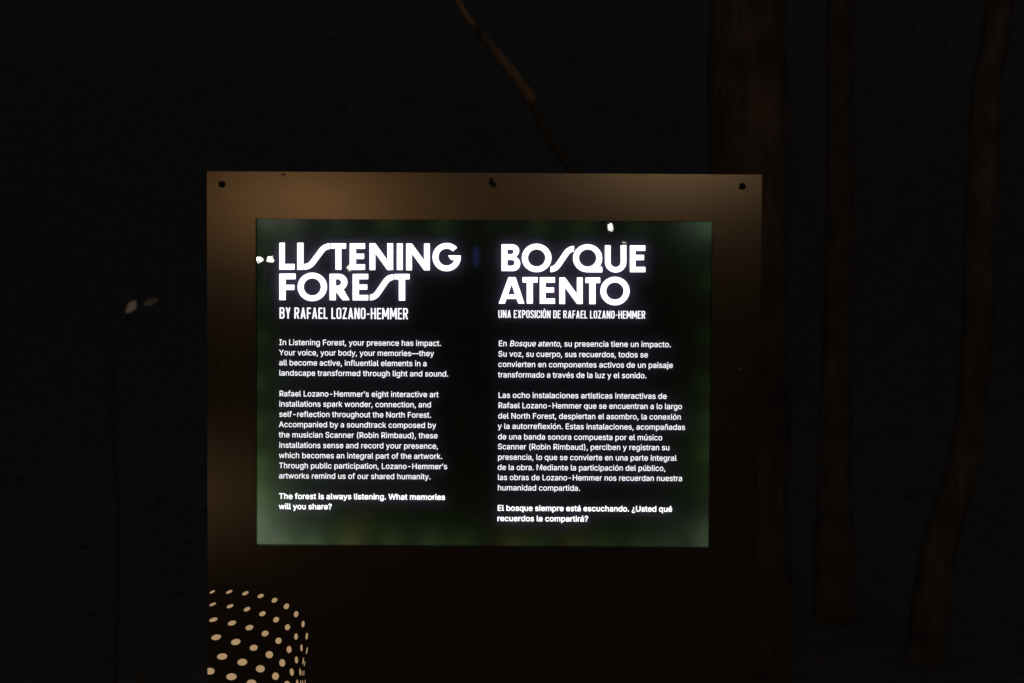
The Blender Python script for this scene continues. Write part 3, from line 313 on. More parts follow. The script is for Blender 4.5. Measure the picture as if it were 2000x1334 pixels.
HEAD_ES = [[[2816,22839,4412,22849,4587,22849,4748,22835,4904,22799,5054,22744,5194,22670,5321,22578,5434,22471,5529,22350,5606,22218,5662,22078,5696,21931,5708,21782,5698,21632,5665,21485,5611,21344,5536,21211,5442,21089,5331,20980,5205,20887,5245,20754,5394,20661,5529,20547,5646,20416,5742,20269,5816,20109,5867,19940,5892,19766,5891,19590,5865,19416,5814,19248,5739,19089,5642,18942,5525,18811,5389,18698,5239,18606,5077,18537,4907,18491,4732,18471,2841,18478],[3783,21981,4321,21984,4375,22004,4502,21982,4616,21927,4707,21843,4765,21738,4786,21622,4766,21506,4709,21400,4620,21315,4506,21259,4379,21236,3787,21232],[3793,20291,4447,20295,4502,20314,4647,20287,4777,20218,4880,20113,4946,19982,4970,19837,4948,19691,4883,19559,4782,19453,4653,19382,4508,19354,3798,19349]],[[10989,20661,10966,20964,10902,21262,10798,21550,10656,21821,10478,22073,10267,22300,10027,22499,9763,22666,9477,22799,9176,22895,8865,22952,8548,22970,8232,22948,7921,22887,7622,22788,7338,22651,7076,22481,6839,22279,6631,22049,6456,21796,6318,21522,6218,21234,6158,20935,6139,20632,6162,20328,6225,20031,6329,19743,6471,19471,6649,19219,6860,18992,7100,18793,7365,18625,7650,18493,7951,18397,8263,18339,8580,18321,8896,18343,9207,18404,9507,18504,9791,18640,10053,18811,10290,19013,10498,19243,10672,19497,10811,19770,10911,20059,10971,20358],[9988,20655,9975,20838,9937,21018,9876,21191,9793,21355,9688,21507,9564,21644,9423,21764,9268,21865,9100,21945,8923,22003,8740,22038,8555,22049,8369,22035,8186,21998,8010,21938,7844,21856,7690,21754,7550,21632,7428,21493,7326,21340,7245,21175,7186,21001,7151,20821,7140,20638,7153,20455,7191,20275,7252,20102,7335,19938,7440,19786,7563,19649,7704,19528,7860,19427,8028,19347,8204,19289,8387,19255,8573,19244,8759,19257,8942,19294,9118,19354,9284,19436,9439,19539,9578,19661,9700,19800,9802,19953,9884,20118,9942,20292,9977,20472]],[[10832,18335,11111,18360,11356,18412,11583,18490,11791,18594,11977,18719,12143,18860,12290,19012,12423,19172,12545,19337,12661,19506,12774,19679,12889,19855,13008,20033,13138,20220,13275,20415,13402,20605,13519,20784,13627,20948,13728,21097,13824,21227,13917,21339,14007,21433,14096,21509,14187,21570,14285,21620,14398,21659,14532,21687,14677,21702,14669,22643,14391,22617,14146,22566,13919,22487,13712,22384,13525,22259,13360,22118,13213,21966,13080,21807,12958,21642,12843,21472,12729,21300,12614,21124,12495,20946,12365,20759,12228,20564,12101,20373,11984,20195,11876,20030,11775,19882,11678,19751,11586,19639,11496,19546,11407,19469,11315,19408,11217,19359,11105,19320,10971,19292,10826,19277]],[[18911,19406,19023,19593,19116,19790,19189,19994,19242,20204,19274,20417,19285,20633,19275,20848,19243,21062,19191,21272,19118,21476,19026,21673,18914,21861,18784,22037,18638,22202,18476,22352,18300,22487,18112,22606,17913,22707,17705,22789,17489,22853,17269,22897,17045,22920,16820,22924,16595,22907,16373,22870,16156,22813,15946,22736,15744,22641,15552,22528,15372,22398,15206,22253,15055,22093,14920,21920,14803,21736,14705,21542,14626,21340,14567,21132,14529,20919,14513,20704,14517,20488,14543,20274,14590,20063,14657,19857,14744,19658,14851,19467,14975,19287,15117,19119,15275,18965,15447,18826,15633,18702,15829,18596,16035,18509,16249,18440,16468,18391,16692,18361,16917,18353,19324,18348,19317,19194],[18323,20687,18309,20870,18271,21049,18210,21223,18126,21387,18021,21538,17897,21676,17756,21796,17600,21897,17433,21977,17256,22035,17073,22069,16887,22080,16701,22067,16519,22030,16343,21970,16176,21888,16022,21785,15883,21663,15761,21525,15659,21372,15578,21207,15520,21033,15485,20852,15474,20669,15488,20486,15525,20307,15587,20133,15670,19969,15775,19817,15899,19680,16040,19560,16196,19459,16364,19379,16540,19321,16724,19286,16910,19275,17095,19288,17278,19325,17454,19385,17620,19468,17774,19570,17914,19692,18035,19831,18138,19984,18219,20149,18277,20323,18312,20504]],[[19710,22769,20633,22775,20657,20028,20657,20028,20669,19902,20700,19779,20751,19663,20820,19555,20905,19459,21004,19377,21116,19312,21236,19264,21363,19235,21492,19226,21622,19237,21748,19267,21867,19317,21978,19383,22076,19466,22159,19563,22226,19672,22275,19789,22304,19912,22313,20038,22269,22785,23212,22791,23237,20044,23237,20044,23229,19867,23202,19692,23156,19521,23092,19355,23010,19197,22911,19048,22797,18910,22669,18784,22527,18671,22374,18574,22212,18493,22041,18428,21864,18381,21683,18352,21500,18342,21317,18350,21135,18377,20958,18422,20786,18484,20622,18563,20467,18659,20324,18769,20193,18894,20077,19031,19975,19179,19891,19336,19824,19501,19775,19671,19744,19846,19733,20023]],[[23789,22775,26310,22790,26318,21907,24721,21897,24727,21244,26113,21253,26121,20388,24735,20380,24746,19285,26344,19294,26352,18429,23830,18414]],[[3983,17486,5138,17493,6629,13172,5608,13165,5333,13934,3676,13924,3411,13152,2409,13146],[3942,14638,5059,14645,4510,16315]],[[6274,17500,8739,17515,8745,16630,7975,16625,7998,13180,6996,13174,6973,16619,6280,16615]],[[9105,17498,11589,17513,11596,16628,10055,16619,10060,15830,11447,15838,11453,15011,10066,15002,10073,14040,11614,14049,11621,13183,9135,13168]],[[12283,17478,13226,17484,15193,14802,15171,17496,16115,17502,16150,13172,15225,13166,13239,15849,13259,13154,12315,13148]],[[16577,17504,18984,17519,18992,16615,18222,16610,18250,13165,17229,13159,17201,16604,16585,16601]],[[23800,15336,23777,15640,23713,15938,23610,16226,23469,16498,23294,16750,23085,16978,22849,17177,22587,17345,22306,17478,22009,17574,21703,17631,21391,17649,21079,17627,20773,17566,20478,17466,20199,17330,19941,17159,19708,16957,19504,16727,19333,16473,19197,16199,19099,15910,19040,15611,19022,15307,19045,15003,19109,14705,19212,14417,19352,14144,19528,13892,19736,13664,19973,13465,20234,13297,20516,13164,20813,13068,21120,13010,21432,12992,21744,13014,22050,13075,22345,13175,22624,13311,22882,13482,23115,13685,23319,13915,23491,14169,23627,14444,23724,14733,23783,15032],[22837,15330,22823,15513,22785,15693,22724,15867,22640,16031,22535,16183,22410,16321,22269,16441,22113,16542,21945,16622,21768,16680,21585,16715,21399,16726,21213,16713,21030,16676,20854,16616,20688,16533,20534,16430,20395,16309,20273,16170,20171,16016,20090,15851,20031,15677,19996,15496,19986,15313,19999,15129,20037,14949,20099,14776,20183,14611,20288,14459,20412,14322,20553,14201,20709,14100,20877,14020,21054,13962,21237,13927,21424,13916,21610,13929,21792,13966,21968,14027,22135,14109,22289,14212,22428,14334,22550,14473,22652,14626,22733,14792,22792,14966,22826,15147]]]
BLOCKS = [('english_paragraph', 0, [('In Listening Forest, your presence has impact.', -0.33513, -0.06901, 0.0615), ('Your voice, your body, your memories—they', -0.33514, -0.0809, 0.04476), ('all become active, influential elements in a', -0.33514, -0.09247, 0.02816), ('landscape transformed through light and sound.', -0.33514, -0.057, 0.0114)]), ('english_paragraph', 0, [('Rafael Lozano-Hemmer’s eight interactive art', -0.33515, -0.07313, -0.02263), ('installations spark wonder, connection, and', -0.33515, -0.08503, -0.03943), ('self-reflection throughout the North Forest.', -0.33516, -0.08497, -0.05639), ('Accompanied by a soundtrack composed by', -0.33548, -0.07691, -0.07326), ('the musician Scanner (Robin Rimbaud), these', -0.33548, -0.07429, -0.09024), ('installations sense and record your presence,', -0.33517, -0.07326, -0.10738), ('which becomes an integral part of the artwork.', -0.33549, -0.06632, -0.12423), ('Through public participation, Lozano-Hemmer’s', -0.33549, -0.05825, -0.14107), ('artworks remind us of our shared humanity.', -0.3355, -0.08537, -0.15793)]), ('english_closing', 1, [('The forest is always listening. What memories', -0.33551, -0.06155, -0.19167), ('will you share?', -0.33551, -0.24796, -0.20856)]), ('spanish_paragraph', 0, [('En *Bosque atento*, su presencia tiene un impacto.', 0.02412, 0.30749, 0.06185), ('Su voz, su cuerpo, sus recuerdos, todos se', 0.02388, 0.26991, 0.04472), ('convierten en componentes activos de un paisaje', 0.02398, 0.31087, 0.02776), ('transformado a través de la luz y el sonido.', 0.02391, 0.26789, 0.01061)]), ('spanish_paragraph', 0, [('Las ocho instalaciones artísticas interactivas de', 0.0241, 0.30131, -0.02303), ('Rafael Lozano-Hemmer que se encuentran a lo largo', 0.0242, 0.3267, -0.03987), ('del North Forest, despiertan el asombro, la conexión', 0.02413, 0.3252, -0.05705), ('y la autorreflexión. Estas instalaciones, acompañadas', 0.02389, 0.33211, -0.07391), ('de una banda sonora compuesta por el músico', 0.02398, 0.29478, -0.09128), ('Scanner (Robin Rimbaud), perciben y registran su', 0.02391, 0.30689, -0.10764), ('presencia, lo que se convierte en una parte integral', 0.02401, 0.31835, -0.12486), ('de la obra. Mediante la participación del público,', 0.02393, 0.30051, -0.14176), ('las obras de Lozano-Hemmer nos recuerdan nuestra', 0.02403, 0.3283, -0.15832), ('humanidad compartida.', 0.02413, 0.16055, -0.1754)]), ('spanish_closing', 1, [('El bosque siempre está escuchando. ¿Usted qué', 0.02398, 0.31215, -0.20908), ('recuerdos le compartirá?', 0.02374, 0.1741, -0.22619)])]
BYLINES = [('BY RAFAEL LOZANO-HEMMER', -0.3345, -0.12401, 0.10482, 0.0183), ('UNA EXPOSICIÓN DE RAFAEL LOZANO-HEMMER', 0.02365, 0.26425, 0.10815, 0.01272)]
